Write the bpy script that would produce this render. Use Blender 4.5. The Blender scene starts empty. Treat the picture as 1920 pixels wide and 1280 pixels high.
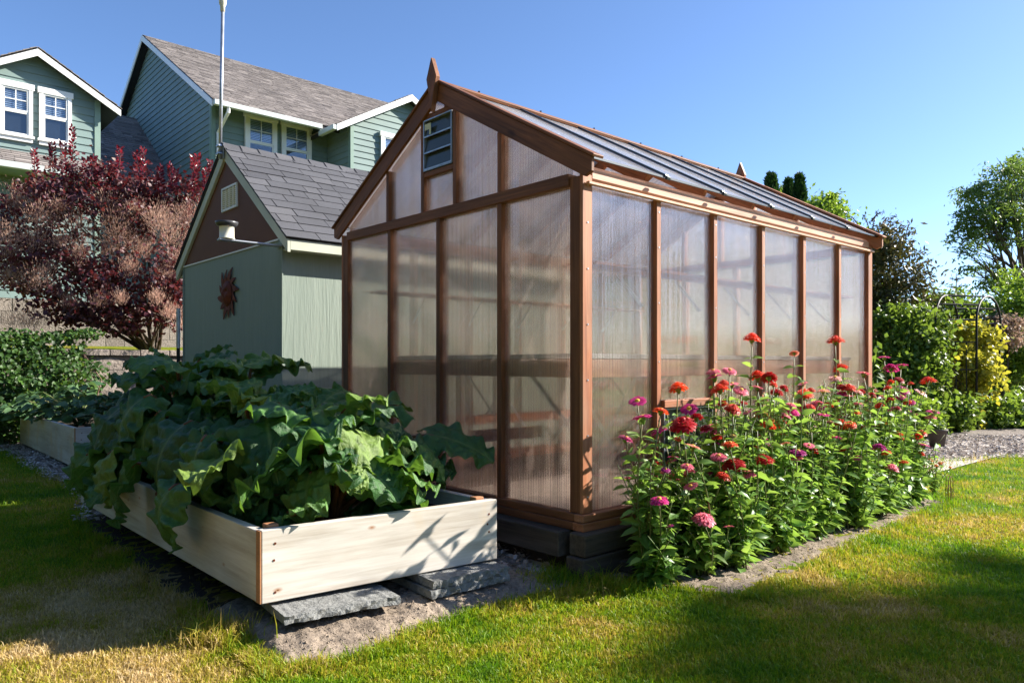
import bpy, math, random
import numpy as np
from mathutils import Vector, noise as mnoise

random.seed(7)
RNG = np.random.default_rng(11)
scene = bpy.context.scene
COL = scene.collection
PI = math.pi

# ------------------------------------------------------------------ frame
F = 1382.0                      # focal length in photo pixels
HZ = 682.0                      # horizon row in the photo
EYE = 1.137
ROT = math.atan2(.668, .744)    # the garden grid is turned against the camera
D1 = Vector((math.cos(ROT), math.sin(ROT), 0))
D2 = Vector((-math.sin(ROT), math.cos(ROT), 0))

def UV(u, v, z=0.0):
    p = D1 * u + D2 * v
    return Vector((p.x, p.y, z))

def at(px, py, d):
    return Vector(((px - 960) / F * d, d, EYE + (HZ - py) / F * d))

def u_of(px, v):
    r = (px - 960) / F
    c, s = D1.x, D1.y
    return v * (s + c * r) / (c - s * r)

def smooth(a, b, x):
    t = np.clip((x - a) / (b - a), 0, 1)
    return t * t * (3 - 2 * t)

# ------------------------------------------------------------------ object helpers
def mark(o, label=None, cat=None, group=None, kind=None):
    if label: o['label'] = label
    if cat: o['category'] = cat
    if group: o['group'] = group
    if kind: o['kind'] = kind
    return o

def thing(name, label, cat, loc=(0, 0, 0), rz=0.0, group=None):
    o = bpy.data.objects.new(name, None)
    COL.objects.link(o)
    o.empty_display_size = .1
    o.location = loc
    o.rotation_euler = (0, 0, rz)
    return mark(o, label, cat, group)

def copy_tree(o, parent=None):
    c = o.copy()
    COL.objects.link(c)
    if parent: c.parent = parent
    for ch in list(o.children):
        copy_tree(ch, c)
    return c

class MB:
    """collects shapes and links them as one mesh object; carries board-grain coordinates"""
    def __init__(self):
        self.v = []; self.f = []; self.g = []; self.m = []
    def add(self, vs, fs, gs=None, mi=0):
        b = len(self.v)
        self.v += [tuple(p) for p in vs]
        self.g += [tuple(p) for p in (gs if gs is not None else vs)]
        self.f += [tuple(i + b for i in f) for f in fs]
        self.m += [mi] * len(fs)
    def box(self, x0, x1, y0, y1, z0, z1, mi=0):
        d = (x1 - x0, y1 - y0, z1 - z0)
        ax = max(range(3), key=lambda i: d[i])
        vs = [(x, y, z) for x in (x0, x1) for y in (y0, y1) for z in (z0, z1)]
        o = (random.uniform(-20, 20), random.uniform(-20, 20), random.uniform(-20, 20))
        rest = [i for i in range(3) if i != ax]
        gs = [(p[ax] + o[0], p[rest[0]] + o[1], p[rest[1]] + o[2]) for p in vs]
        self.add(vs, [(0, 1, 3, 2), (4, 6, 7, 5), (0, 4, 5, 1), (2, 3, 7, 6), (0, 2, 6, 4), (1, 5, 7, 3)], gs, mi)
    def beam(self, p0, p1, w, h, up=(0, 0, 1), mi=0):
        p0 = Vector(p0); p1 = Vector(p1)
        d = (p1 - p0); L = d.length; d.normalize()
        s = d.cross(Vector(up)); s.normalize()
        n = s.cross(d)
        o = (random.uniform(-20, 20), random.uniform(-20, 20), random.uniform(-20, 20))
        vs = []; gs = []
        for t in (0, 1):
            for a in (-1, 1):
                for b in (-1, 1):
                    vs.append(p0 + d * (L * t) + s * (a * w / 2) + n * (b * h / 2))
                    gs.append((L * t + o[0], a * w / 2 + o[1], b * h / 2 + o[2]))
        self.add(vs, [(0, 1, 3, 2), (4, 6, 7, 5), (0, 4, 5, 1), (2, 3, 7, 6), (0, 2, 6, 4), (1, 5, 7, 3)], gs, mi)
    def prism(self, pts, off, mi=0):
        """planar polygon pts extruded by vector off"""
        off = Vector(off); n = len(pts)
        a = [Vector(p) for p in pts]; b = [p + off for p in a]
        o = Vector((random.uniform(-9, 9), random.uniform(-9, 9), random.uniform(-9, 9)))
        d = (a[1] - a[0]).normalized(); nn = off.normalized(); s = d.cross(nn)
        gs = [((p.dot(d)) + o.x, p.dot(s) + o.y, p.dot(nn) + o.z) for p in a + b]
        fs = [tuple(range(n - 1, -1, -1)), tuple(range(n, 2 * n))]
        fs += [(i, (i + 1) % n, n + (i + 1) % n, n + i) for i in range(n)]
        self.add(a + b, fs, gs, mi)
    def tube(self, pts, radii, sides=8, mi=0, cap=True):
        pts = [Vector(p) for p in pts]; n = len(pts)
        if not hasattr(radii, '__len__'): radii = [radii] * n
        vs = []; gs = []; ref = None
        ln = 0
        o = random.uniform(-9, 9)
        for i, p in enumerate(pts):
            d = pts[min(i + 1, n - 1)] - pts[max(i - 1, 0)]
            if d.length < 1e-9: d = Vector((0, 0, 1))
            d.normalize()
            if ref is None or abs(ref.dot(d)) > .98:
                ref = Vector((1, 0, 0)) if abs(d.x) < .8 else Vector((0, 1, 0))
            s = d.cross(ref).normalized(); t = s.cross(d)
            ref = -t.cross(d).cross(d) if False else ref
            if i: ln += (p - pts[i - 1]).length
            for k in range(sides):
                a = 2 * PI * k / sides
                q = s * math.cos(a) * radii[i] + t * math.sin(a) * radii[i]
                vs.append(p + q); gs.append((ln + o, q.x, q.y))
        fs = []
        for i in range(n - 1):
            for k in range(sides):
                a = i * sides + k; b = i * sides + (k + 1) % sides
                fs.append((a, b, b + sides, a + sides))
        if cap:
            fs.append(tuple(range(sides - 1, -1, -1)))
            fs.append(tuple(range((n - 1) * sides, n * sides)))
        self.add(vs, fs, gs, mi)
    def lathe(self, prof, c=(0, 0, 0), sides=20, mi=0):
        c = Vector(c); vs = []; fs = []
        n = len(prof)
        for r, z in prof:
            for k in range(sides):
                a = 2 * PI * k / sides
                vs.append(c + Vector((r * math.cos(a), r * math.sin(a), z)))
        for i in range(n - 1):
            for k in range(sides):
                a = i * sides + k; b = i * sides + (k + 1) % sides
                fs.append((a, b, b + sides, a + sides))
        self.add(vs, fs, None, mi)
    def build(self, name, mats, parent=None, bevel=0, smooth_=False, seg=1):
        me = bpy.data.meshes.new(name)
        me.from_pydata(self.v, [], self.f)
        at_ = me.attributes.new('grain', 'FLOAT_VECTOR', 'POINT')
        at_.data.foreach_set('vector', np.array(self.g, dtype=np.float32).ravel())
        if not isinstance(mats, (list, tuple)): mats = [mats]
        for m in mats: me.materials.append(m)
        if len(mats) > 1: me.polygons.foreach_set('material_index', self.m)
        if smooth_: me.polygons.foreach_set('use_smooth', [True] * len(me.polygons))
        me.update()
        o = bpy.data.objects.new(name, me)
        COL.objects.link(o)
        if parent: o.parent = parent
        if bevel:
            b = o.modifiers.new('bevel', 'BEVEL'); b.width = bevel; b.segments = seg
            b.limit_method = 'ANGLE'
        return o

def arr_mesh(name, V, Fc, mats, parent=None, smooth_=False, mi=None, attr=None):
    """V Nx3, Fc MxK"""
    me = bpy.data.meshes.new(name)
    V = np.ascontiguousarray(V, dtype=np.float32); Fc = np.ascontiguousarray(Fc, dtype=np.int32)
    k = Fc.shape[1]
    me.vertices.add(len(V)); me.vertices.foreach_set('co', V.ravel())
    me.loops.add(Fc.size); me.loops.foreach_set('vertex_index', Fc.ravel())
    me.polygons.add(len(Fc))
    me.polygons.foreach_set('loop_start', np.arange(0, Fc.size, k, dtype=np.int32))
    me.polygons.foreach_set('loop_total', np.full(len(Fc), k, dtype=np.int32))
    if mi is not None: me.polygons.foreach_set('material_index', np.asarray(mi, dtype=np.int32))
    if smooth_: me.polygons.foreach_set('use_smooth', np.ones(len(Fc), dtype=bool))
    if not isinstance(mats, (list, tuple)): mats = [mats]
    for m in mats: me.materials.append(m)
    if attr is not None:
        a = me.attributes.new('vein', 'FLOAT', 'POINT'); a.data.foreach_set('value', np.asarray(attr, dtype=np.float32))
    me.update(calc_edges=True)
    o = bpy.data.objects.new(name, me)
    COL.objects.link(o)
    if parent: o.parent = parent
    return o

def unit(a):
    return a / np.maximum(np.linalg.norm(a, axis=1, keepdims=True), 1e-9)

def leaf_arrays(P, L, W, dirs=None, upb=.6, dirup=.0, fold=.12, droop=.15, rng=RNG, norm=None):
    """lance-shaped 6-vertex folded leaves; returns V, F(tri)"""
    n = len(P)
    L = np.broadcast_to(np.asarray(L, float), (n,)).copy(); W = np.broadcast_to(np.asarray(W, float), (n,)).copy()
    d = rng.normal(size=(n, 3)) if dirs is None else np.array(dirs, float)
    d[:, 2] += dirup
    d = unit(d)
    nn = rng.normal(size=(n, 3)) * .7 if norm is None else np.array(norm, float) + rng.normal(size=(n, 3)) * .35
    nn[:, 2] += upb
    nn = nn - d * np.sum(nn * d, axis=1, keepdims=True)
    nn = unit(nn)
    s = np.cross(d, nn)
    Lc = L[:, None]; Wc = W[:, None]
    v0 = P
    ml = P + d * Lc * .3 + nn * Lc * .03
    m2 = P + d * Lc * .68 - nn * Lc * droop * .4
    tip = P + d * Lc - nn * Lc * droop
    l1 = ml + s * Wc * .48 + nn * Wc * fold; r1 = ml - s * Wc * .48 + nn * Wc * fold
    l2 = m2 + s * Wc * .38 + nn * Wc * fold; r2 = m2 - s * Wc * .38 + nn * Wc * fold
    V = np.stack([v0, l1, l2, tip, r2, r1, ml, m2], axis=1).reshape(-1, 3)
    base = np.array([[0, 1, 6], [1, 2, 7], [1, 7, 6], [2, 3, 7], [0, 6, 5], [6, 4, 5], [6, 7, 4], [7, 3, 4]])
    Fc = (base[None] + (np.arange(n) * 8)[:, None, None]).reshape(-1, 3)
    return V, Fc

def rhomb_arrays(P, L, W, dirs=None, upb=.5, dirup=0., rng=RNG, norm=None):
    """cheap 4-vertex leaves for things farther off"""
    n = len(P)
    L = np.broadcast_to(np.asarray(L, float), (n,)).copy(); W = np.broadcast_to(np.asarray(W, float), (n,)).copy()
    d = rng.normal(size=(n, 3)) if dirs is None else np.array(dirs, float)
    d[:, 2] += dirup
    d = unit(d)
    nn = rng.normal(size=(n, 3)) if norm is None else np.array(norm, float) + rng.normal(size=(n, 3)) * .4
    nn[:, 2] += upb
    nn = unit(nn - d * np.sum(nn * d, axis=1, keepdims=True))
    s = np.cross(d, nn)
    Lc = L[:, None]; Wc = W[:, None]
    V = np.stack([P, P + d * Lc * .5 + s * Wc * .5 + nn * Wc * .12, P + d * Lc, P + d * Lc * .5 - s * Wc * .5 + nn * Wc * .12], axis=1).reshape(-1, 3)
    base = np.array([[0, 1, 2], [0, 2, 3]])
    Fc = (base[None] + (np.arange(n) * 4)[:, None, None]).reshape(-1, 3)
    return V, Fc

def blob_points(blobs, n, clumps=14, spread=.32, shell=.55, rng=RNG):
    """blobs: (center, (rx,ry,rz)); leaf points gathered in clumps towards the outside of each ellipsoid"""
    vol = np.array([b[1][0] * b[1][1] * b[1][2] for b in blobs]) ** .66
    cnt = np.maximum((vol / vol.sum() * n).astype(int), 20)
    out = []; nor = []
    for (c, r), m in zip(blobs, cnt):
        c = np.array(c, float); r = np.array(r, float)
        d = unit(rng.normal(size=(clumps, 3)))
        rad = shell + (1 - shell) * rng.random((clumps, 1)) * .95
        cc = d * rad
        k = rng.integers(0, clumps, m)
        w = rng.uniform(.5, 1.3, clumps)
        q = cc[k] + rng.normal(size=(m, 3)) * spread * w[k][:, None]
        out.append(c + q * r); nor.append(unit(q))
    return np.concatenate(out), np.concatenate(nor)

# ------------------------------------------------------------------ materials
def new_mat(name):
    m = bpy.data.materials.new(name); m.use_nodes = True
    nt = m.node_tree; nt.nodes.clear()
    return m, nt, nt.nodes, nt.links

def N(nt, t, **kw):
    n = nt.nodes.new(t)
    for k, v in kw.items():
        if k.startswith('i_'):
            key = k[2:]
            key = int(key) if key.isdigit() else key.replace('_', ' ')
            n.inputs[key].default_value = v
        else: setattr(n, k, v)
    return n

def c4(c): return (c[0], c[1], c[2], 1)

def ramp(nt, stops, interp='LINEAR'):
    r = nt.nodes.new('ShaderNodeValToRGB'); r.color_ramp.interpolation = interp
    e = r.color_ramp.elements
    while len(e) < len(stops): e.new(.5)
    for i, (p, c) in enumerate(stops):
        e[i].position = p; e[i].color = c4(c) if hasattr(c, '__len__') else (c, c, c, 1)
    return r

def mathn(nt, op, a, b=None, clamp=False):
    n = nt.nodes.new('ShaderNodeMath'); n.operation = op; n.use_clamp = clamp
    for i, x in enumerate((a, b)):
        if x is None: continue
        if hasattr(x, 'default_value') or hasattr(x, 'is_linked'): nt.links.new(x, n.inputs[i])
        else: n.inputs[i].default_value = x
    return n.outputs[0]

def mixc(nt, f, a, b, mode='MIX'):
    n = nt.nodes.new('ShaderNodeMix'); n.data_type = 'RGBA'; n.blend_type = mode
    for i, x in ((0, f), (6, a), (7, b)):
        if hasattr(x, 'is_linked'): nt.links.new(x, n.inputs[i])
        elif i == 0: n.inputs[0].default_value = x
        else: n.inputs[i].default_value = c4(x)
    return n.outputs[2]

def vmap(nt, src, scale, loc=(0, 0, 0)):
    mp = N(nt, 'ShaderNodeMapping'); mp.inputs['Scale'].default_value = scale; mp.inputs['Location'].default_value = loc
    nt.links.new(src, mp.inputs[0]); return mp.outputs[0]

def noise(nt, vec, scale, detail=4, rough=.55, dist=0):
    n = N(nt, 'ShaderNodeTexNoise'); n.inputs['Scale'].default_value = scale
    n.inputs['Detail'].default_value = detail; n.inputs['Roughness'].default_value = rough; n.inputs['Distortion'].default_value = dist
    if vec is not None: nt.links.new(vec, n.inputs['Vector'])
    return n.outputs['Fac']

def principled(nt, col, rough=.6, spec=.4, metal=0., bump=None, bstr=.3, bdist=.01):
    b = N(nt, 'ShaderNodeBsdfPrincipled')
    for key, x in (('Base Color', col), ('Roughness', rough)):
        if hasattr(x, 'is_linked'): nt.links.new(x, b.inputs[key])
        else: b.inputs[key].default_value = c4(x) if key == 'Base Color' else x
    b.inputs['Specular IOR Level'].default_value = spec
    b.inputs['Metallic'].default_value = metal
    if bump is not None:
        bp = N(nt, 'ShaderNodeBump'); bp.inputs['Strength'].default_value = bstr; bp.inputs['Distance'].default_value = bdist
        nt.links.new(bump, bp.inputs['Height']); nt.links.new(bp.outputs[0], b.inputs['Normal'])
    return b

def finish(nt, sh):
    o = N(nt, 'ShaderNodeOutputMaterial'); nt.links.new(sh, o.inputs[0])

def geo(nt, k='Position'):
    return N(nt, 'ShaderNodeNewGeometry').outputs[k]

def grain_attr(nt):
    a = N(nt, 'ShaderNodeAttribute'); a.attribute_name = 'grain'; return a.outputs['Vector']

def mat_plain(name, c, rough=.5, spec=.4, metal=0., var=.08, nscale=6, bump=0., bscale=60):
    m, nt, ns, lk = new_mat(name)
    p = geo(nt)
    n = noise(nt, p, nscale, 5)
    r = ramp(nt, [(.3, [x * (1 - var) for x in c]), (.7, [min(1, x * (1 + var)) for x in c])])
    lk.new(n, r.inputs[0])
    bn = noise(nt, p, bscale, 4) if bump else None
    finish(nt, principled(nt, r.outputs[0], rough, spec, metal, bn, bump, .004).outputs[0])
    return m

def mat_wood(name, light, dark, rough=.6, fine=1., knots=None, kfreq=1., gray=None, stain=None, spec=.3, bstr=.35):
    m, nt, ns, lk = new_mat(name)
    g = grain_attr(nt)
    wob = noise(nt, vmap(nt, g, (1.2, 3, 3)), 1.0, 2)
    st = vmap(nt, g, (1.6 * fine, 26 * fine, 26 * fine))
    n1 = noise(nt, st, 1.0, 6, .65, .6)
    n2 = noise(nt, vmap(nt, g, (4 * fine, 110 * fine, 110 * fine)), 1.0, 4, .6)
    f = mathn(nt, 'ADD', mathn(nt, 'MULTIPLY', n1, .65), mathn(nt, 'MULTIPLY', n2, .35))
    r = ramp(nt, [(.36, dark), (.62, light)]); lk.new(f, r.inputs[0])
    col = r.outputs[0]
    big = noise(nt, vmap(nt, g, (.9, 2.2, 2.2)), 1.6, 3)
    rb = ramp(nt, [(.3, .72), (.7, 1.12)]); lk.new(big, rb.inputs[0])
    col = mixc(nt, 1., col, rb.outputs[0], 'MULTIPLY')
    if gray:
        gg = ramp(nt, [(.45, 0), (.7, .65)]); lk.new(noise(nt, vmap(nt, g, (.8, 5, 5)), 2.2, 5), gg.inputs[0])
        col = mixc(nt, gg.outputs[0], col, gray)
    if stain:
        sg = ramp(nt, [(.56, 0), (.68, .8)]); lk.new(noise(nt, vmap(nt, g, (2.2, 1.0, 1.0)), 1.3, 4), sg.inputs[0])
        col = mixc(nt, sg.outputs[0], col, stain)
    if knots:
        vo = N(nt, 'ShaderNodeTexVoronoi'); vo.inputs['Scale'].default_value = 1.0
        lk.new(vmap(nt, g, (2.6 * kfreq, 5.2 * kfreq, .02)), vo.inputs['Vector'])
        dn = mathn(nt, 'ADD', vo.outputs['Distance'], mathn(nt, 'MULTIPLY', n1, .06))
        kr = ramp(nt, [(.05, 1), (.085, .6), (.14, 0)]); lk.new(dn, kr.inputs[0])
        sel = mathn(nt, 'GREATER_THAN', N(nt, 'ShaderNodeSeparateColor').outputs[0], .5)
        sc = nt.nodes[-1] if False else None
        se = N(nt, 'ShaderNodeSeparateColor'); lk.new(vo.outputs['Color'], se.inputs[0])
        kf = mathn(nt, 'MULTIPLY', kr.outputs[0], mathn(nt, 'GREATER_THAN', se.outputs[0], .18))
        col = mixc(nt, kf, col, knots)
        cr = ramp(nt, [(.045, 1), (.06, 0)]); lk.new(dn, cr.inputs[0])
        col = mixc(nt, mathn(nt, 'MULTIPLY', cr.outputs[0], mathn(nt, 'GREATER_THAN', se.outputs[0], .18)), col, [x * .25 for x in knots])
    finish(nt, principled(nt, col, rough, spec, 0, f, bstr, .004).outputs[0])
    return m

def mat_leaf(name, cols, trans=.35, rough=.42, spec=.45, tint=None, vein=None, patch=None):
    m, nt, ns, lk = new_mat(name)
    rnd = geo(nt, 'Random Per Island')
    k = len(cols)
    r = ramp(nt, [(i / max(k - 1, 1), c) for i, c in enumerate(cols)]); lk.new(rnd, r.inputs[0])
    col = r.outputs[0]
    nz = noise(nt, geo(nt), 3.0, 3)
    rb = ramp(nt, [(.3, .75), (.7, 1.25)]); lk.new(nz, rb.inputs[0])
    col = mixc(nt, 1., col, rb.outputs[0], 'MULTIPLY')
    b = principled(nt, col, rough, spec)
    t = N(nt, 'ShaderNodeBsdfTranslucent')
    tc = tint or [min(1, cols[-1][0] * 1.6), min(1, cols[-1][1] * 1.6), cols[-1][2] * .6]
    lk.new(mixc(nt, .5, col, tc), t.inputs[0])
    mx = N(nt, 'ShaderNodeMixShader'); mx.inputs[0].default_value = trans
    lk.new(b.outputs[0], mx.inputs[1]); lk.new(t.outputs[0], mx.inputs[2])
    finish(nt, mx.outputs[0])
    return m

M = {}
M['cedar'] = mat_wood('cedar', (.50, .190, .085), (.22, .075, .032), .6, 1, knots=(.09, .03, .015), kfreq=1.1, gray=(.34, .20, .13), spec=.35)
M['cedar_shaded'] = mat_wood('cedar_shaded', (.25, .094, .038), (.115, .042, .018), .6, 1, knots=(.05, .02, .012), kfreq=.8)  # cedar darkened for the gable's shade; ridge boards share it
M['cedar_lit'] = mat_wood('cedar_lit', (.70, .40, .27), (.48, .24, .15), .5, 1)  # cedar lightened as if lit, for eave plates and bench aprons
M['timber'] = mat_wood('timber', (.11, .082, .062), (.05, .038, .031), .8, .9, gray=(.13, .115, .10))
M['pine'] = mat_wood('pine', (.70, .66, .60), (.47, .40, .33), .65, .7, knots=(.36, .17, .08), kfreq=1.7, gray=(.66, .62, .57), stain=(.58, .46, .32), bstr=.25)
M['pine_end'] = mat_wood('pine_end', (.50, .25, .12), (.36, .16, .08), .7, 1)
M['timber_black'] = mat_plain('timber_black', (.02, .02, .022), .5)
M['metal'] = mat_plain('metal', (.55, .57, .6), .38, .5, .8, .12, 30)
M['galv'] = mat_plain('galv', (.42, .45, .5), .42, .5, .7, .2, 14)
M['bar'] = mat_plain('bar', (.035, .05, .065), .35, .5, .3, .1, 14)
M['black_iron'] = mat_plain('black_iron', (.012, .013, .015), .6, .3, .0)
M['white'] = mat_plain('white', (.74, .75, .74), .45, .4, 0, .05, 3)
M['cream'] = mat_plain('cream', (.66, .64, .52), .5, .4, 0, .06, 3)
M['pale_trim'] = mat_plain('pale_trim', (.50, .52, .42), .55, .3, 0, .08, 4)
M['gutter'] = mat_plain('gutter', (.52, .57, .54), .4, .5, .1, .06, 3)
M['siding'] = mat_plain('siding', (.168, .236, .227), .62, .3, 0, .07, 1.5, .08, 40)
M['house_trim'] = mat_plain('house_trim', (.20, .29, .25), .6, .3, 0, .05)
M['brown_paint'] = mat_plain('brown_paint', (.130, .048, .020), .65, .3, 0, .1, 3, .2, 60)
M['rust'] = mat_plain('rust', (.13, .030, .014), .7, .4, .3, .35, 30, .4, 80)
M['shaded_white_door'] = mat_plain('shaded_white_door', (.62, .66, .72), .5)  # white door; the bluish cast of shade is put into its colour
M['dark'] = mat_plain('dark', (.02, .022, .025), .6)
M['dark_room_panel'] = mat_plain('dark_room_panel', (.05, .06, .075), .7)
M['blind'] = mat_plain('blind', (.60, .68, .80), .5)
M['pot'] = mat_plain('pot', (.10, .085, .075), .7, .3, 0, .2, 8)
M['hose'] = mat_plain('hose', (.02, .13, .10), .4)
M['cup'] = mat_plain('cup', (.72, .70, .58), .35)
M['smoke_grey'] = mat_plain('smoke_grey', (.06, .06, .065), .3)
M['slat_glass'] = mat_plain('slat_glass', (.045, .055, .045), .16, .35)
M['sticker'] = mat_plain('sticker', (.62, .62, .40), .6)

def mat_shed_siding():
    m, nt, ns, lk = new_mat('shed_siding')
    tc = N(nt, 'ShaderNodeTexCoord').outputs['Object']
    w = noise(nt, vmap(nt, tc, (16, 16, 1.1)), 1.0, 5, .6, 1.4)
    w2 = noise(nt, vmap(nt, tc, (60, 60, 6)), 1.0, 3, .6)
    f = mathn(nt, 'ADD', mathn(nt, 'MULTIPLY', w, .7), mathn(nt, 'MULTIPLY', w2, .3))
    r = ramp(nt, [(.3, (.200, .250, .212)), (.7, (.238, .288, .248))]); lk.new(f, r.inputs[0])
    finish(nt, principled(nt, r.outputs[0], .6, .3, 0, f, .55, .012).outputs[0])
    return m
M['shed_siding'] = mat_shed_siding()

def mat_shingle(name, cols, speck=.25):
    m, nt, ns, lk = new_mat(name)
    r = ramp(nt, [(i / (len(cols) - 1), c) for i, c in enumerate(cols)]); lk.new(geo(nt, 'Random Per Island'), r.inputs[0])
    n = noise(nt, geo(nt), 220, 3, .7)
    rr = ramp(nt, [(.3, 1 - speck), (.7, 1 + speck)]); lk.new(n, rr.inputs[0])
    n2 = noise(nt, geo(nt), 1.2, 4)
    r2 = ramp(nt, [(.3, .85), (.7, 1.12)]); lk.new(n2, r2.inputs[0])
    col = mixc(nt, 1., mixc(nt, 1., r.outputs[0], rr.outputs[0], 'MULTIPLY'), r2.outputs[0], 'MULTIPLY')
    finish(nt, principled(nt, col, .85, .25, 0, n, .5, .003).outputs[0])
    return m
M['shed_shingle'] = mat_shingle('shed_shingle', [(.062, .063, .072), (.090, .091, .102), (.074, .075, .084), (.106, .106, .116)])
M['house_shingle'] = mat_shingle('house_shingle', [(.125, .110, .105), (.25, .222, .208), (.17, .150, .141), (.30, .268, .25)])
M['roof_edge'] = mat_plain('roof_edge', (.02, .021, .025), .7)

def mat_block(name, c):
    m, nt, ns, lk = new_mat(name)
    p = geo(nt)
    r = ramp(nt, [(0, [x * .8 for x in c]), (1, [x * 1.15 for x in c])]); lk.new(geo(nt, 'Random Per Island'), r.inputs[0])
    n = noise(nt, p, 28, 6, .7)
    rr = ramp(nt, [(.3, .65), (.7, 1.25)]); lk.new(n, rr.inputs[0])
    finish(nt, principled(nt, mixc(nt, 1., r.outputs[0], rr.outputs[0], 'MULTIPLY'), .9, .2, 0, n, 1., .03).outputs[0])
    return m
M['block'] = mat_block('block', (.26, .222, .195))
M['paver'] = mat_block('paver', (.25, .255, .25))

def mat_glass():
    m, nt, ns, lk = new_mat('window_glass')
    t = N(nt, 'ShaderNodeBsdfTransparent'); t.inputs[0].default_value = (.85, .89, .93, 1)
    g = N(nt, 'ShaderNodeBsdfGlossy'); g.inputs['Roughness'].default_value = .02
    g.inputs[0].default_value = (.9, .95, 1, 1)
    fr = N(nt, 'ShaderNodeFresnel'); fr.inputs[0].default_value = 1.6
    f = mathn(nt, 'ADD', mathn(nt, 'MULTIPLY', fr.outputs[0], .6), .03, True)
    mx = N(nt, 'ShaderNodeMixShader'); lk.new(f, mx.inputs[0]); lk.new(t.outputs[0], mx.inputs[1]); lk.new(g.outputs[0], mx.inputs[2])
    finish(nt, mx.outputs[0]); return m
M['glass'] = mat_glass()

PER = .014
def mat_poly(name, axis, dust=(.10, .18), gloss=.36, refr=.34, front=.3, ribg=.22, haze=(.90, .78, .74)):
    """twin-wall sheet: straight light, light bent sideways by the ribs, a little milkiness, gloss"""
    m, nt, ns, lk = new_mat(name)
    tc = N(nt, 'ShaderNodeTexCoord').outputs['Object']
    sp = N(nt, 'ShaderNodeSeparateXYZ'); lk.new(tc, sp.inputs[0])
    x = sp.outputs[axis]
    tdir = D1 if axis == 0 else D2
    ph = mathn(nt, 'MULTIPLY', x, 2 * PI / PER)
    s = mathn(nt, 'SINE', ph)
    # per-rib variation
    cell = mathn(nt, 'FLOOR', mathn(nt, 'DIVIDE', x, PER))
    wn = N(nt, 'ShaderNodeTexWhiteNoise', noise_dimensions='1D'); lk.new(cell, wn.inputs['W'])
    amp = mathn(nt, 'ADD', mathn(nt, 'MULTIPLY', wn.outputs['Value'], .55), .25)
    tilt = mathn(nt, 'MULTIPLY', s, amp)
    sc = N(nt, 'ShaderNodeVectorMath', operation='SCALE'); sc.inputs[0].default_value = tdir
    lk.new(tilt, sc.inputs['Scale'])
    ad = N(nt, 'ShaderNodeVectorMath', operation='ADD'); lk.new(geo(nt, 'Normal'), ad.inputs[0]); lk.new(sc.outputs[0], ad.inputs[1])
    nr = N(nt, 'ShaderNodeVectorMath', operation='NORMALIZE'); lk.new(ad.outputs[0], nr.inputs[0])
    nrm = nr.outputs[0]
    sc2 = N(nt, 'ShaderNodeVectorMath', operation='SCALE'); sc2.inputs[0].default_value = tdir
    lk.new(mathn(nt, 'MULTIPLY', tilt, ribg), sc2.inputs['Scale'])
    ad2 = N(nt, 'ShaderNodeVectorMath', operation='ADD'); lk.new(geo(nt, 'Normal'), ad2.inputs[0]); lk.new(sc2.outputs[0], ad2.inputs[1])
    nr2 = N(nt, 'ShaderNodeVectorMath', operation='NORMALIZE'); lk.new(ad2.outputs[0], nr2.inputs[0])
    # rib webs read as fine darker / lighter lines
    web = ramp(nt, [(.0, (.74, .70, .68)), (.35, (.98, .955, .935)), (1., (.99, .97, .95))]); lk.new(mathn(nt, 'ADD', mathn(nt, 'MULTIPLY', s, .5), .5), web.inputs[0])
    t = N(nt, 'ShaderNodeBsdfTransparent'); lk.new(web.outputs[0], t.inputs[0])
    rf = N(nt, 'ShaderNodeBsdfRefraction'); rf.inputs['IOR'].default_value = 1.13; rf.inputs['Roughness'].default_value = .035
    rf.inputs[0].default_value = (.985, .95, .92, 1); lk.new(nrm, rf.inputs['Normal'])
    tl = N(nt, 'ShaderNodeBsdfTranslucent'); tl.inputs[0].default_value = (.98, .84, .78, 1)
    df = N(nt, 'ShaderNodeBsdfDiffuse'); df.inputs[0].default_value = c4(haze)
    gl = N(nt, 'ShaderNodeBsdfGlossy'); gl.inputs['Roughness'].default_value = .09; lk.new(nr2.outputs[0], gl.inputs['Normal'])
    a = N(nt, 'ShaderNodeMixShader'); a.inputs[0].default_value = refr; lk.new(t.outputs[0], a.inputs[1]); lk.new(rf.outputs[0], a.inputs[2])
    d = N(nt, 'ShaderNodeMixShader'); d.inputs[0].default_value = front; lk.new(tl.outputs[0], d.inputs[1]); lk.new(df.outputs[0], d.inputs[2])
    # faint dust / water streaks
    du = ramp(nt, [(.45, dust[0]), (.75, dust[1])]); lk.new(noise(nt, vmap(nt, tc, (9, 9, 1.2)), 1., 5), du.inputs[0])
    b = N(nt, 'ShaderNodeMixShader'); lk.new(mathn(nt, 'MULTIPLY', du.outputs[0], mathn(nt, 'ADD', mathn(nt, 'MULTIPLY', s, .55), mathn(nt, 'ADD', mathn(nt, 'MULTIPLY', wn.outputs['Value'], .5), .75)), True), b.inputs[0]); lk.new(a.outputs[0], b.inputs[1]); lk.new(d.outputs[0], b.inputs[2])
    fr = N(nt, 'ShaderNodeFresnel'); fr.inputs[0].default_value = 1.42
    e = N(nt, 'ShaderNodeMixShader'); lk.new(mathn(nt, 'MULTIPLY', fr.outputs[0], gloss, True), e.inputs[0]); lk.new(b.outputs[0], e.inputs[1]); lk.new(gl.outputs[0], e.inputs[2])
    finish(nt, e.outputs[0])
    return m
M['poly_x'] = mat_poly('twinwall_long', 0, gloss=.22)
M['poly_y'] = mat_poly('twinwall_gable', 1, gloss=.5)
M['poly_roof'] = mat_poly('twinwall_roof', 0, (.50, .62), .42, .06, .58, .02, (.62, .68, .76))

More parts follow.
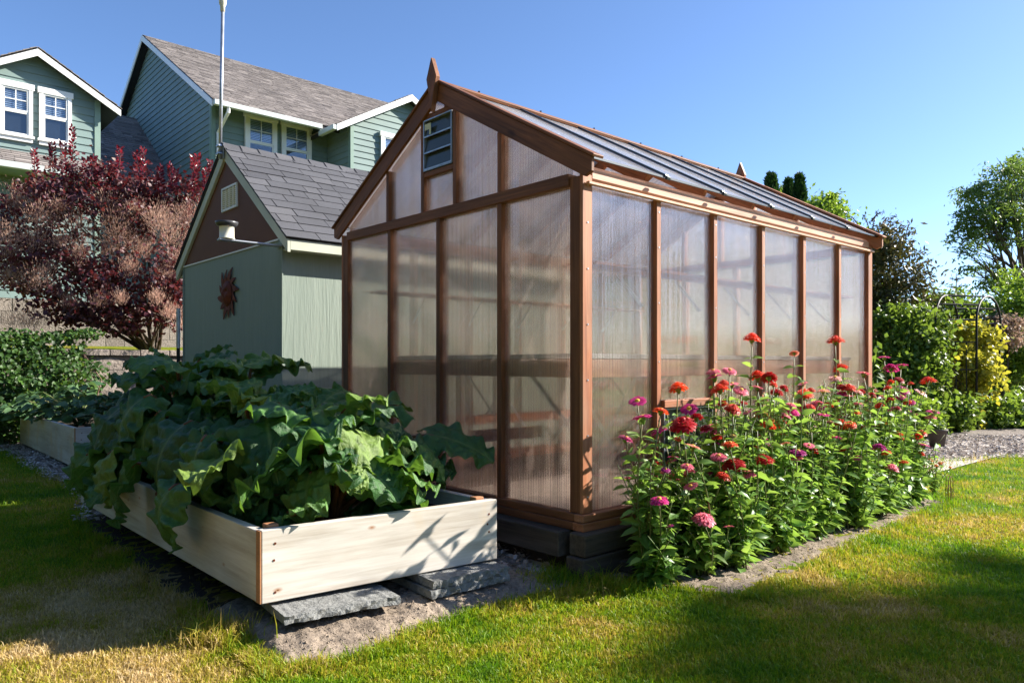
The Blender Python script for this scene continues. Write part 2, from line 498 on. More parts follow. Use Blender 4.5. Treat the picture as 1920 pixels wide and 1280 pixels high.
def grass_color(nt, lk, blades):
    p = geo(nt)
    n1 = noise(nt, p, .9, 4, .6); n2 = noise(nt, p, 3.2, 4, .6); n3 = noise(nt, p, 40, 3)
    sx = N(nt, 'ShaderNodeSeparateXYZ'); lk.new(p, sx.inputs[0])
    left = mathn(nt, 'MULTIPLY', mathn(nt, 'MULTIPLY', mathn(nt, 'ADD', mathn(nt, 'MULTIPLY', sx.outputs[0], -1), -.75), .75, True), mathn(nt, 'MULTIPLY', mathn(nt, 'ADD', mathn(nt, 'MULTIPLY', sx.outputs[1], -1), 4.3), 1.1, True), True)
    dry = mathn(nt, 'ADD', mathn(nt, 'MULTIPLY', mathn(nt, 'ADD', mathn(nt, 'MULTIPLY', n1, 1.25), -.125), .55), mathn(nt, 'MULTIPLY', n2, .47))
    dry = mathn(nt, 'ADD', dry, mathn(nt, 'MULTIPLY', left, .16))
    if blades: dry = mathn(nt, 'ADD', dry, mathn(nt, 'MULTIPLY', mathn(nt, 'ADD', geo(nt, 'Random Per Island'), -.5), .16))
    r = ramp(nt, [(.37, (.085, .21, .009)), (.49, (.215, .315, .013)), (.565, (.36, .33, .026)), (.64, (.49, .36, .12)), (.75, (.64, .50, .30))]); lk.new(dry, r.inputs[0])
    v = ramp(nt, [(.3, .7), (.7, 1.25)]); lk.new(n3, v.inputs[0])
    return mixc(nt, 1., r.outputs[0], v.outputs[0], 'MULTIPLY')

def mat_lawn():
    m, nt, ns, lk = new_mat('lawn_turf')
    col = grass_color(nt, lk, False)
    col = mixc(nt, 1., col, (.62, .6, .55), 'MULTIPLY')
    h = noise(nt, geo(nt), 60, 5, .7)
    finish(nt, principled(nt, col, .9, .1, 0, h, .8, .02).outputs[0]); return m
M['lawn'] = mat_lawn()

def mat_blade():
    m, nt, ns, lk = new_mat('grass_blade')
    col = grass_color(nt, lk, True)
    b = principled(nt, col, .5, .25)
    t = N(nt, 'ShaderNodeBsdfTranslucent'); lk.new(mixc(nt, 1., col, (1.25, 1.25, .9), 'MULTIPLY'), t.inputs[0])
    mx = N(nt, 'ShaderNodeMixShader'); mx.inputs[0].default_value = .4
    lk.new(b.outputs[0], mx.inputs[1]); lk.new(t.outputs[0], mx.inputs[2]); finish(nt, mx.outputs[0]); return m
M['blade'] = mat_blade()

def mat_soil(name, c, sc=30):
    m, nt, ns, lk = new_mat(name)
    p = geo(nt)
    n = noise(nt, p, sc, 6, .7); n2 = noise(nt, p, 4, 4)
    r = ramp(nt, [(.25, [x * .45 for x in c]), (.5, c), (.75, [x * 1.35 for x in c])]); lk.new(n, r.inputs[0])
    r2 = ramp(nt, [(.3, .75), (.7, 1.15)]); lk.new(n2, r2.inputs[0])
    finish(nt, principled(nt, mixc(nt, 1., r.outputs[0], r2.outputs[0], 'MULTIPLY'), .95, .1, 0, n, .8, .02).outputs[0]); return m
M['soil'] = mat_soil('dry_soil', (.285, .23, .18), 38)
M['dark_soil'] = mat_soil('dark_soil', (.07, .055, .045), 30)
M['bark_ground'] = mat_soil('bark_ground', (.26, .225, .20), 40)
M['gravel'] = mat_soil('gravel', (.62, .56, .50), 60)

def mat_island(name, cols, rough=.8, spec=.2):
    m, nt, ns, lk = new_mat(name)
    r = ramp(nt, [(i / (len(cols) - 1), c) for i, c in enumerate(cols)]); lk.new(geo(nt, 'Random Per Island'), r.inputs[0])
    n = noise(nt, geo(nt), 60, 3); rr = ramp(nt, [(.3, .8), (.7, 1.2)]); lk.new(n, rr.inputs[0])
    finish(nt, principled(nt, mixc(nt, 1., r.outputs[0], rr.outputs[0], 'MULTIPLY'), rough, spec).outputs[0]); return m
M['chips'] = mat_island('bark_chips', [(.20, .15, .12), (.52, .47, .43), (.36, .29, .25), (.62, .58, .54), (.28, .22, .19)])
M['bark'] = mat_wood('tree_bark', (.12, .09, .07), (.05, .04, .03), .9, .5)
M['stem_brown'] = mat_plain('stem_brown', (.16, .09, .06), .7)
M['stem_green'] = mat_leaf('stem_green', [(.12, .19, .05), (.17, .22, .07), (.20, .17, .08)], .1, .5)

M['zinnia_leaf'] = mat_leaf('zinnia_leaf', [(.090, .20, .034), (.145, .29, .052), (.20, .37, .075), (.115, .24, .046), (.28, .41, .095)], .44, .42, tint=(.42, .62, .07))
M['smoke_leaf'] = mat_leaf('smoke_leaf', [(.045, .018, .026), (.085, .028, .040), (.12, .034, .042), (.075, .036, .040), (.11, .055, .040), (.10, .055, .075)], .25, .5, .4, tint=(.40, .03, .03))
M['smoke_shoot'] = mat_leaf('smoke_shoot', [(.055, .012, .022), (.10, .016, .028), (.15, .025, .035), (.07, .02, .035)], .38, .33, .6, tint=(.60, .03, .05))
M['smoke_plume'] = mat_leaf('smoke_plume', [(.52, .31, .23), (.74, .50, .39), (.42, .24, .18), (.62, .40, .31)], .4, .8, .1, tint=(.65, .42, .3))
M['ivy'] = mat_leaf('ivy_leaf', [(.014, .042, .010), (.032, .082, .015), (.065, .145, .022), (.02, .055, .011)], .28, .5, .35, tint=(.3, .45, .05))
M['squash'] = mat_leaf('squash_leaf', [(.050, .115, .050), (.08, .16, .07), (.11, .19, .08)], .3, .5)
M['green_a'] = mat_leaf('green_a', [(.045, .105, .014), (.085, .165, .020), (.14, .22, .030), (.06, .12, .018)], .38, .45, tint=(.35, .5, .05))
M['green_dark'] = mat_leaf('green_dark', [(.018, .048, .012), (.035, .080, .016), (.06, .115, .022)], .28, .45)
M['green_olive'] = mat_leaf('green_olive', [(.035, .052, .016), (.06, .085, .022), (.11, .115, .03), (.07, .05, .025)], .3, .45)
M['green_bright'] = mat_leaf('green_bright', [(.07, .15, .015), (.13, .24, .022), (.20, .30, .035)], .42, .45, tint=(.4, .55, .05))
M['willow'] = mat_leaf('willow_leaf', [(.04, .085, .022), (.07, .13, .028), (.13, .20, .04)], .38, .45, tint=(.3, .45, .06))
M['yellow_vine'] = mat_leaf('yellow_vine', [(.22, .26, .03), (.36, .35, .04), (.16, .24, .03), (.46, .42, .07)], .42, .45, tint=(.75, .65, .05))
M['pink_bloom'] = mat_leaf('pink_bloom', [(.42, .28, .22), (.52, .36, .30), (.30, .22, .12), (.20, .2, .07)], .3, .6, tint=(.6, .4, .3))
M['cypress'] = mat_leaf('cypress', [(.010, .035, .010), (.02, .058, .012), (.035, .085, .016)], .2, .5)
M['thuja_far'] = mat_leaf('conifer_far', [(.03, .055, .03), (.05, .08, .045)], .2, .6)

# ------------------------------------------------------------------ masks in the garden grid
def fnoise(x, y, s, seed=0.):
    return mnoise.noise(Vector((x * s + seed, y * s - seed, seed * .37)))

def lawn_signed(u, v):
    """> 0 where turf grows"""
    w = .065 * fnoise(u, v, 3.1, 2.) + .06 * fnoise(u, v, 8., 5.) + .03 * fnoise(u, v, 21., 7.)
    # left lawn
    ub = 1.16 if v < 5.8 else 1.16 + .32 * min(1, (v - 5.8) / 1.2)
    if v > 4.6 and v < 5.8: ub += 0.02
    a = ub - u
    # front lawn
    if u < 1.1: vb = 9.
    elif u < 2.45: vb = 2.57 + .05 * math.sin(u * 7)
    elif u < 3.0: vb = 2.57 - (u - 2.45) * .12
    elif u < 3.25: vb = 2.50 - (u - 3.0) * 2.4
    elif u < 6.7: vb = 1.90 + .06 * (u - 3.25)
    elif u < 7.1: vb = 2.17 + (u - 6.7) * 2.
    else: vb = 3.0
    b = vb - v
    s = max(a, b)
    x = u * D1.x + v * D2.x; y = u * D1.y + v * D2.y
    if u > 6.9:
        yb = 8.75 + .35 * fnoise(x, y, .8, 9.) + .10 * max(0, x - 5)
        s = max(min(s, yb - y), min(yb - y, 1.5) if v < 3.4 else -1)
        s = min(s, yb - y)
    return s + w

# ------------------------------------------------------------------ ground
def ground():
    mb = MB(); R = 220
    mb.add([(-R, -60, 0), (R, -60, 0), (R, 320, 0), (-R, 320, 0)], [(0, 1, 2, 3)])
    mark(mb.build('lawn', M['lawn']), kind='structure')
    # garden floor behind the lawn edge (bark mulch) as an irregular sheet
    def patch(name, u0, u1, v0, v1, res, mat, hfun):
        nu = int((u1 - u0) / res) + 1; nv = int((v1 - v0) / res) + 1
        V = np.empty((nu * nv, 3)); k = 0
        for i in range(nu):
            for j in range(nv):
                u = u0 + i * res; v = v0 + j * res
                p = UV(u, v)
                V[k] = (p.x, p.y, hfun(u, v)); k += 1
        ii, jj = np.meshgrid(np.arange(nu - 1), np.arange(nv - 1), indexing='ij')
        a = (ii * nv + jj).ravel()
        Fc = np.stack([a, a + nv, a + nv + 1, a + 1], 1)
        o = arr_mesh(name, V, Fc, mat, None, True)
        return mark(o, kind='structure')
    def soil_h(u, v):
        s = -lawn_signed(u, v)
        m = min(1, max(0, s / .16 + .25))
        cl = fnoise(u, v, 14., 1.) * .5 + fnoise(u, v, 34., 3.) * .35 + fnoise(u, v, 80., 4.) * .22
        edge = .5 + .5 * fnoise(u, v, 2.2, 8.)
        md = 0.
        if u < 2.98:
            md = .040 * float(smooth(2.52, 2.84, v)) * float(smooth(1.0, 1.30, u)) * (1 - float(smooth(2.55, 2.85, u)))
        return -.02 + m * (.020 + .024 * cl + .010 * edge) + md * m
    patch('soil', .95, 2.98, 2.42, 3.4, .013, M['soil'], soil_h)
    patch('soil_bed', 2.98, 7.3, 1.75, 2.75, .018, M['soil'], soil_h)
    def bark_h(u, v):
        s = -lawn_signed(u, v)
        m = min(1, max(0, s / .12 + .2))
        return -.02 + m * (.026 + .012 * fnoise(u, v, 12., 1.))
    def side_h(u, v):
        s = -lawn_signed(u, v)
        m = min(1, max(0, s / .10 + .25))
        return -.02 + m * (.022 + .012 * fnoise(u, v, 14., 1.) + .010 * fnoise(u, v, 40., 1.))
    patch('garden_soil', .95, 2.7, 3.39, 6.2, .03, M['dark_soil'], side_h)
    patch('bark_mulch', 1.1, 7.6, 6.19, 12.8, .09, M['bark_ground'], bark_h)
    mb = MB()
    p = [UV(2.69, 2.74, .012), UV(12, 2.74, .012), UV(12, 6.2, .012), UV(2.69, 6.2, .012)]
    mb.add(p, [(0, 1, 2, 3)])
    mark(mb.build('gravel_floor', M['gravel']), kind='structure')
    # bark path on the right, reaching back under the shrubs
    nx, ny = 90, 60
    V = []
    for i in range(nx):
        for j in range(ny):
            x = 2.5 + i * .2; y = 8.0 + j * .2
            q = D1 * 0
            u = x * D1.x + y * D1.y; v = x * D2.x + y * D2.y
            yb = 8.75 + .35 * fnoise(x, y, .8, 9.) + .10 * max(0, x - 5)
            m = min(1, max(0, (y - yb) / .2 + .3))
            V.append((x, y, -.03 + m * (.045 + .012 * fnoise(x, y, 3., 2.))))
    ii, jj = np.meshgrid(np.arange(nx - 1), np.arange(ny - 1), indexing='ij')
    a = (ii * ny + jj).ravel()
    mark(arr_mesh('bark_path', np.array(V), np.stack([a, a + ny, a + ny + 1, a + 1], 1), M['bark_ground'], None, True), kind='structure')
    # chips
    rng = np.random.default_rng(5)
    P = []
    for _ in range(9000):
        x = rng.uniform(4.2, 9.0); y = rng.uniform(8.6, 11.5)
        yb = 8.75 + .35 * fnoise(x, y, .8, 9.) + .10 * max(0, x - 5)
        if y > yb - .05: P.append((x, y, .022 + rng.random() * .02))
    for _ in range(7000):
        u = rng.uniform(1.2, 2.0) if rng.random() < .8 else rng.uniform(1.2, 3)
        v = rng.uniform(6.0, 12.2)
        if lawn_signed(u, v) < .03:
            p = UV(u, v); P.append((p.x, p.y, .012 + rng.random() * .02))
    for _ in range(700):
        u = rng.uniform(2.5, 2.95); v = rng.uniform(2.95, 4.5)
        p = UV(u, v); P.append((p.x, p.y, .03 + rng.random() * .015))
    P = np.array(P)
    n = len(P)
    d = rng.normal(size=(n, 3)); d[:, 2] *= .25
    nn = rng.normal(size=(n, 3)) * .35; nn[:, 2] += 1
    V, Fc = rhomb_arrays(P, rng.uniform(.02, .065, n), rng.uniform(.012, .03, n), d, 0, 0, rng, nn)
    mark(arr_mesh('bark_chips', V, Fc, M['chips']), kind='stuff')
    # small clods on the dry soil
    P = []
    for _ in range(9000):
        if rng.random() < .55: u = rng.uniform(1.1, 2.8); v = rng.uniform(2.55, 3.1)
        else: u = rng.uniform(3., 7); v = rng.uniform(1.9, 2.6)
        s = -lawn_signed(u, v)
        if s > -.01:
            p = UV(u, v); P.append((p.x, p.y, soil_h(u, v), rng.uniform(.0012, .004) * (2.4 if rng.random() < .05 else 1)))
    P = np.array(P)
    octa = np.array([(1, 0, 0), (0, 1, 0), (-1, 0, 0), (0, -1, 0), (0, 0, 1), (0, 0, -1)], float)
    n = len(P)
    V = P[:, None, :3] + octa[None] * P[:, None, 3:4] * rng.uniform(.6, 1.4, (n, 6, 1))
    base = np.array([[0, 1, 4], [1, 2, 4], [2, 3, 4], [3, 0, 4], [1, 0, 5], [2, 1, 5], [3, 2, 5], [0, 3, 5]])
    mark(arr_mesh('soil_clods', V.reshape(-1, 3), (base[None] + (np.arange(n) * 6)[:, None, None]).reshape(-1, 3), M['soil']), kind='stuff')

def grass():
    rng = np.random.default_rng(21)
    out = []
    def zone(n, y0, y1, hh):
        k = 0
        y = rng.uniform(y0, y1, n); x = rng.uniform(-.80, .80, n) * (y + .35)
        for a, b in zip(x, y):
            u = a * D1.x + b * D1.y; v = a * D2.x + b * D2.y
            s = lawn_signed(u, v)
            if s > .0 or (s > -.05 and rng.random() < .40) or (s > -.10 and rng.random() < .14) or (s > -.2 and rng.random() < .03):
                tall = 1.0
                if -.06 < s < .10: tall = 1.8
                out.append((a, b, hh * tall))
    zone(200000, 2.15, 3.6, .021)
    zone(150000, 3.6, 5.6, .023)
    zone(90000, 5.6, 9.6, .032)
    # the longer tufts against the timber base and by the bed corner
    for (px, py, n, r, h) in ((1060, 1085, 500, .14, .075), (1120, 1100, 420, .13, .07), (1010, 1095, 260, .10, .06), (1180, 1110, 240, .1, .06), (420, 1195, 620, .13, .075), (390, 1205, 300, .10, .06)):
        d = EYE * F / (py - HZ); cx = (px - 960) / F * d
        for _ in range(n):
            out.append((cx + rng.normal() * r * .6, d + rng.normal() * r * .5, h))
    A = np.array(out); n = len(A)
    h = A[:, 2] * rng.uniform(.5, 1.5, n) * np.where(rng.random(n) < .03, 1.7, 1.)
    lean = rng.normal(size=(n, 2)) * .45
    ang = rng.uniform(0, 2 * PI, n)
    w = rng.uniform(.0011, .0022, n) * (1 + A[:, 1] * .10)
    sx = np.cos(ang) * w; sy = np.sin(ang) * w
    base = np.stack([A[:, 0], A[:, 1], np.full(n, -.004)], 1)
    mid = base + np.stack([lean[:, 0] * h * .35, lean[:, 1] * h * .35, h * .6], 1)
    tip = base + np.stack([lean[:, 0] * h, lean[:, 1] * h, h * (1 - .18 * np.abs(lean).sum(1))], 1)
    side = np.stack([sx, sy, np.zeros(n)], 1)
    V = np.stack([base - side, base + side, mid + side * .8, mid - side * .8, tip], 1).reshape(-1, 3)
    b = np.array([[0, 1, 2], [0, 2, 3], [3, 2, 4]])
    Fc = (b[None] + (np.arange(n) * 5)[:, None, None]).reshape(-1, 3)
    mark(arr_mesh('grass', V, Fc, M['blade']), kind='stuff')

# ------------------------------------------------------------------ greenhouse
GL, GW = 3.71, 2.60
G_RIDGE, G_SL = 3.0, .566
ZS, ZB, ZE = .33, 2.11, 2.115
def roof_z(y): return G_RIDGE - G_SL * abs(y - GW / 2)

def pane_box(parent, pts, off, mat, name='pane'):
    mb = MB(); mb.prism(pts, off)
    return mb.build(name, mat, parent)

def louvre_vent(parent, plane, a0, a1, z0, z1, sign, sticker=False):
    """plane 'y': pane runs along y at x=0; 'x': runs along x at y=0. outwards is -."""
    def P(a, d, z): return (d, a, z) if plane == 'y' else (a, d, z)
    def bx(mb, aa, bb, d0, d1, zz0, zz1):
        p = P(aa, d0, zz0); q = P(bb, d1, zz1)
        mb.box(min(p[0], q[0]), max(p[0], q[0]), min(p[1], q[1]), max(p[1], q[1]), zz0, zz1)
    fr = MB(); t = .008
    bx(fr, a0, a0 + t, -.012, .03, z0, z1); bx(fr, a1 - t, a1, -.012, .03, z0, z1)
    bx(fr, a0 + t, a1 - t, -.012, .03, z0, z0 + t); bx(fr, a0 + t, a1 - t, -.012, .03, z1 - t, z1)
    root = fr.build('louvre_vent', M['galv'], parent)
    n = 3; hgt = (z1 - z0 - 2 * t) / n
    for i in range(n):
        zb = z0 + t + i * hgt
        mb = MB()
        mb.prism([P(a0 + t, -.006, zb + .004), P(a1 - t, -.006, zb + .004), P(a1 - t, .010, zb + hgt - .002), P(a0 + t, .010, zb + hgt - .002)], P(0, .004, 0))
        mb.build('glass_slat', M['slat_glass'], root)
        mb = MB(); bx(mb, a0 + t, a1 - t, -.014, -.008, zb - .002, zb + .007)
        mb.build('slat_rail', M['galv'], root)
    bk = MB(); bx(bk, a0 + t, a1 - t, .034, .038, z0, z1)
    bk.build('insect_screen', M['dark_screen'], root)
    if sticker:
        s = MB(); bx(s, a1 - .10, a1 - .03, -.022, -.020, z1 - .075, z1 - .035)
        bx(s, a1 - .10, a1 - .082, -.022, -.020, z1 - .11, z1 - .0755)
        s.build('sticker', M['sticker'], root)
    return root

def mat_screen():
    m, nt, ns, lk = new_mat('screen')
    t = N(nt, 'ShaderNodeBsdfTransparent'); t.inputs[0].default_value = (.4, .4, .4, 1)
    d = N(nt, 'ShaderNodeBsdfDiffuse'); d.inputs[0].default_value = (.03, .035, .03, 1)
    x = N(nt, 'ShaderNodeMixShader'); x.inputs[0].default_value = .75
    lk.new(t.outputs[0], x.inputs[1]); lk.new(d.outputs[0], x.inputs[2]); finish(nt, x.outputs[0]); return m
M['dark_screen'] = mat_screen()

def greenhouse():
    g = thing('greenhouse', 'cedar framed gable greenhouse glazed with ribbed clear sheets, behind the zinnias', 'greenhouse', UV(2.92, 2.686), ROT)
    cd, ck = M['cedar'], M['cedar_shaded']
    px, py = M['poly_x'], M['poly_y']
    B = .003
    def part(name, fn, mat=cd, bevel=B):
        mb = MB(); fn(mb); return mb.build(name, mat, g, bevel)
    xs = [.665 + .604 * k for k in range(5)]
    # foundation timbers
    part('foundation_timber', lambda m: m.box(-.075, GL + .06, -.085, .03, .125, .242), M['timber'], .006)
    part('foundation_timber', lambda m: m.box(-.10, GL + .06, -.095, .03, -.02, .121), M['timber'], .006)
    part('foundation_timber', lambda m: m.box(-.11, .0, .075, GW + .05, .105, .240), M['timber'], .006)
    part('foundation_timber', lambda m: m.box(.02, GL + .06, GW - .04, GW + .07, -.02, .24), M['timber'], .006)
    part('foundation_timber', lambda m: m.box(GL - .06, GL + .055, .034, GW - .05, -.02, .24), M['timber'], .006)
    part('dark_gap_sheet', lambda m: m.box(.0, .018, .035, GW - .04, -.02, .236), M['dark_soil'], 0)  # recessed soil-dark sheet stands in for the shaded gap below the timber
    # sills
    for y0, y1 in ((-.03, .05), (GW - .05, GW + .03)):
        part('sill', lambda m: m.box(-.028, GL + .02, y0, y1, .2425, .286))
        part('sill', lambda m: m.box(-.020, GL + .02, y0 + .006, y1 - .004, .2885, .33))
    for x0, x1 in ((-.026, .05), (GL - .05, GL + .018)):
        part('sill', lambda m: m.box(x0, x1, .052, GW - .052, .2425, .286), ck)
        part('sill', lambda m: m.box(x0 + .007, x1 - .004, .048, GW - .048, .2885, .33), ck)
    # corner posts: gable board and side board
    for yy in (0, GW):
        for xx in (0, GL):
            s = 1 if yy == 0 else -1; t = 1 if xx == 0 else -1
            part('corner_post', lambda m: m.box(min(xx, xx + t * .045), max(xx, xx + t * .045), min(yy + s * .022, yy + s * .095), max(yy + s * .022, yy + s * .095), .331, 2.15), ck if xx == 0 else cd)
            part('corner_trim', lambda m: m.box(min(xx - t * .002, xx + t * .0765), max(xx - t * .002, xx + t * .0765), min(yy - s * .002, yy + s * .0215), max(yy - s * .002, yy + s * .0215), .331, 2.16))
    def screws(m, pts, d):
        for p in pts:
            q = Vector(p); m.tube([q, q + Vector(d)], .005, 6)
    # side posts and panes
    for side in (0, 1):
        y0 = 0 if side == 0 else GW
        s = 1 if side == 0 else -1
        for x in xs:
            part('post', lambda m: m.box(x - .021, x + .021, min(y0 - s * .004, y0 + s * .07), max(y0 - s * .004, y0 + s * .07), .331, 2.112))
            if side == 0:
                for z in (.45, .8, 1.15, 1.5, 1.83, 2.04): part('screw', lambda m: screws(m, [(x, -.003, z)], (0, -.0035, 0)), M['galv'], 0)
        ed = [.0765] + xs + [GL - .0765]
        for i in range(6):
            a = ed[i] + (.021 if i else 0); b = ed[i + 1] - (.021 if i < 5 else 0)
            zlo = ZS
            if side == 0 and i == 1:
                zlo = .92
                part('vent_sill', lambda m: m.box(a, b, -.03, .06, .875, .918))
                part('vent_sill', lambda m: m.box(a, b, -.012, .05, .445, .478))
                louvre_vent(g, 'x', a + .02, b - .02, .485, .868, -1)
                pane_box(g, [(a, .02, .331), (b, .02, .331), (b, .02, .444), (a, .02, .444)], (0, .006, 0), px)
            yy = y0 + s * .02
            pts = [(a, yy, zlo), (b, yy, zlo), (b, yy, 2.113), (a, yy, 2.113)]
            pane_box(g, pts, (0, .006, 0), px)
        # eave plate and fascia strip
        part('eave_plate', lambda m: m.box(.047, GL - .047, min(y0 - s * .004, y0 + s * .075), max(y0 - s * .004, y0 + s * .075), 2.114, 2.215), M['cedar_lit'], .028)
        part('eave_strip', lambda m: m.box(.02, GL - .02, min(y0 - s * .030, y0 - s * .005), max(y0 - s * .030, y0 - s * .005), 2.100, 2.117), M['cedar_lit'])
    part('screw', lambda m: screws(m, [(.038, -.002, z) for z in (.42, .75, 1.05, 1.35, 1.65, 1.9, 2.1)], (0, -.0035, 0)), M['galv'], 0)
    # gables
    for end in (0, 1):
        x0 = 0 if end == 0 else GL
        s = 1 if end == 0 else -1
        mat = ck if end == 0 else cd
        xo = lambda d0, d1: (min(x0 + s * d0, x0 + s * d1), max(x0 + s * d0, x0 + s * d1))
        part('cross_beam', lambda m: m.box(*xo(-.012, .06), .0955, GW - .0955, 2.105, 2.172), mat)
        low = [.677, 1.30, 1.90]
        for y in low:
            part('post', lambda m: m.box(*xo(-.006, .07), y - .021, y + .021, .331, 2.104), mat)
        ed = [.095] + low + [GW - .095]
        xp = x0 + s * .02
        for i in range(4):
            a = ed[i] + (.021 if i else 0); b = ed[i + 1] - (.021 if i < 3 else 0)
            pane_box(g, [(xp, a, ZS), (xp, b, ZS), (xp, b, 2.104), (xp, a, 2.104)], (s * .006, 0, 0), py)
        # upper verticals
        up = [.677, 1.12, 1.48, 1.92]
        def under(y): return roof_z(y) - .10
        for y in up:
            zt = min(under(y - .018), under(y + .018))
            part('gable_stud', lambda m: m.box(*xo(-.006, .06), y - .018, y + .018, 2.173, zt), mat)
        e2 = [(.095, .677 - .018), (.677 + .018, 1.12 - .018), (1.12 + .018, 1.48 - .018), (1.48 + .018, 1.92 - .018), (1.92 + .018, GW - .095)]
        for i, (a, b) in enumerate(e2):
            if i == 2 and end == 0:
                part('vent_rail', lambda m: m.box(*xo(-.004, .06), a, b, 2.405, 2.44), mat)
                part('vent_rail', lambda m: m.box(*xo(-.004, .06), a, b, 2.795, 2.83), mat)
                louvre_vent(g, 'y', a + .004, b - .004, 2.445, 2.79, -1, True)
                pane_box(g, [(xp, a, 2.173), (xp, b, 2.173), (xp, b, 2.404), (xp, a, 2.404)], (s * .006, 0, 0), py)
                continue
            pts = [(xp, a, 2.173), (xp, b, 2.173)]
            if under(b) > 2.18: pts.append((xp, b, under(b)))
            if i == 2: pts.append((xp, GW / 2, under(GW / 2)))
            if under(a) > 2.18: pts.append((xp, a, under(a)))
            if i == 0: pts = [(xp, a, 2.173), (xp, b, 2.173), (xp, b, under(b)), (xp, a, max(2.176, under(a)))]
            if i == 4: pts = [(xp, a, 2.173), (xp, b, 2.173), (xp, b, max(2.176, under(b))), (xp, a, under(a))]
            pane_box(g, pts, (s * .006, 0, 0), py)
        # rake boards
        for sd in (-1, 1):
            ya = GW / 2; yb = GW / 2 + sd * (GW / 2 + .085)
            zt = lambda y: G_RIDGE + .012 - G_SL * abs(y - GW / 2)
            dp = .125
            part('rake_board', lambda m: m.prism([(x0 - s * .024, ya, zt(ya)), (x0 - s * .024, yb, zt(yb)), (x0 - s * .024, yb, zt(yb) - dp * .62), (x0 - s * .024, yb - sd * .05, zt(yb - sd * .05) - dp), (x0 - s * .024, ya, zt(ya) - dp)], (s * .0235, 0, 0)), mat)
            cap = [(x0 - s * .034, ya, zt(ya) + .003), (x0 - s * .034, yb + sd * .022, zt(yb + sd * .022) + .003)]
            part('rake_cap', lambda m: m.beam(Vector(cap[0]) + Vector((s * .04, 0, .009)), Vector(cap[1]) + Vector((s * .04, 0, .009)), .085, .016, (0, 0, 1)), mat)
        # finial
        xf = x0 - s * .026
        d = [(xf, GW / 2, 3.165), (xf, GW / 2 + .055, 3.03), (xf, GW / 2 + .03, 2.93), (xf, GW / 2, 2.80), (xf, GW / 2 - .03, 2.93), (xf, GW / 2 - .055, 3.03)]
        part('finial', lambda m: m.prism(d, (-s * .036, 0, 0)), mat)
    # roof
    for sd in (-1, 1):
        yr = GW / 2 + sd * .012; ye = GW / 2 + sd * (GW / 2 + .042)
        nz = Vector((0, sd * G_SL, 1)).normalized()
        ed = [.0] + xs + [GL]
        zr = roof_z(yr) - .004; ze = roof_z(ye) - .004
        for i in range(6):
            a = ed[i] + .003; b = ed[i + 1] - .003
            pane_box(g, [(a, yr, zr), (b, yr, zr), (b, ye, ze), (a, ye, ze)], nz * .006, M['poly_roof'], 'roof_pane')
        for x in xs:
            p0 = Vector((x, GW / 2 + sd * .09, roof_z(GW / 2 + .09))) + nz * .012
            p1 = Vector((x, ye + sd * .012, roof_z(ye + sd * .012))) + nz * .012
            part('glazing_bar', lambda m: (m.beam(p0, p1, .032, .014, nz), m.beam(p1 - Vector((0, 0, .012)), p1 + Vector((0, sd * .016, -.018)), .036, .02, nz)), M['bar'], .003)
            q0 = Vector((x, GW / 2 + sd * .02, roof_z(GW / 2 + .02) - .055)); q1 = Vector((x, GW / 2 + sd * (GW / 2 - .08), roof_z(.08) - .055))
            part('rafter', lambda m: m.beam(q0, q1, .04, .08, nz))
        e0 = Vector((0, ye + sd * .004, roof_z(ye) - .002)); e1 = Vector((GL, ye + sd * .004, roof_z(ye) - .002))
        part('drip_edge', lambda m: m.beam(e0, e1, .012, .012), M['bar'], 0)
        ym = GW / 2 + sd * .048
        part('ridge_board', lambda m: m.beam((-.0, ym, roof_z(ym) + .020), (GL, ym, roof_z(ym) + .020), .022, .095, Vector((0, -sd * 1, G_SL))), ck)
    part('ridge_beam', lambda m: m.box(.06, GL - .06, GW / 2 - .02, GW / 2 + .02, 2.84, 2.965), cd)
    part('ridge_cap', lambda m: m.box(0, GL, GW / 2 - .016, GW / 2 + .016, 3.018, 3.024), M['bar'], 0)
    for i in range(6):
        x = .35 + i * .6
        part('ridge_screw', lambda m: m.tube([(x, GW / 2, 3.02), (x, GW / 2, 3.04)], .008, 6), M['bar'], 0)
    return g

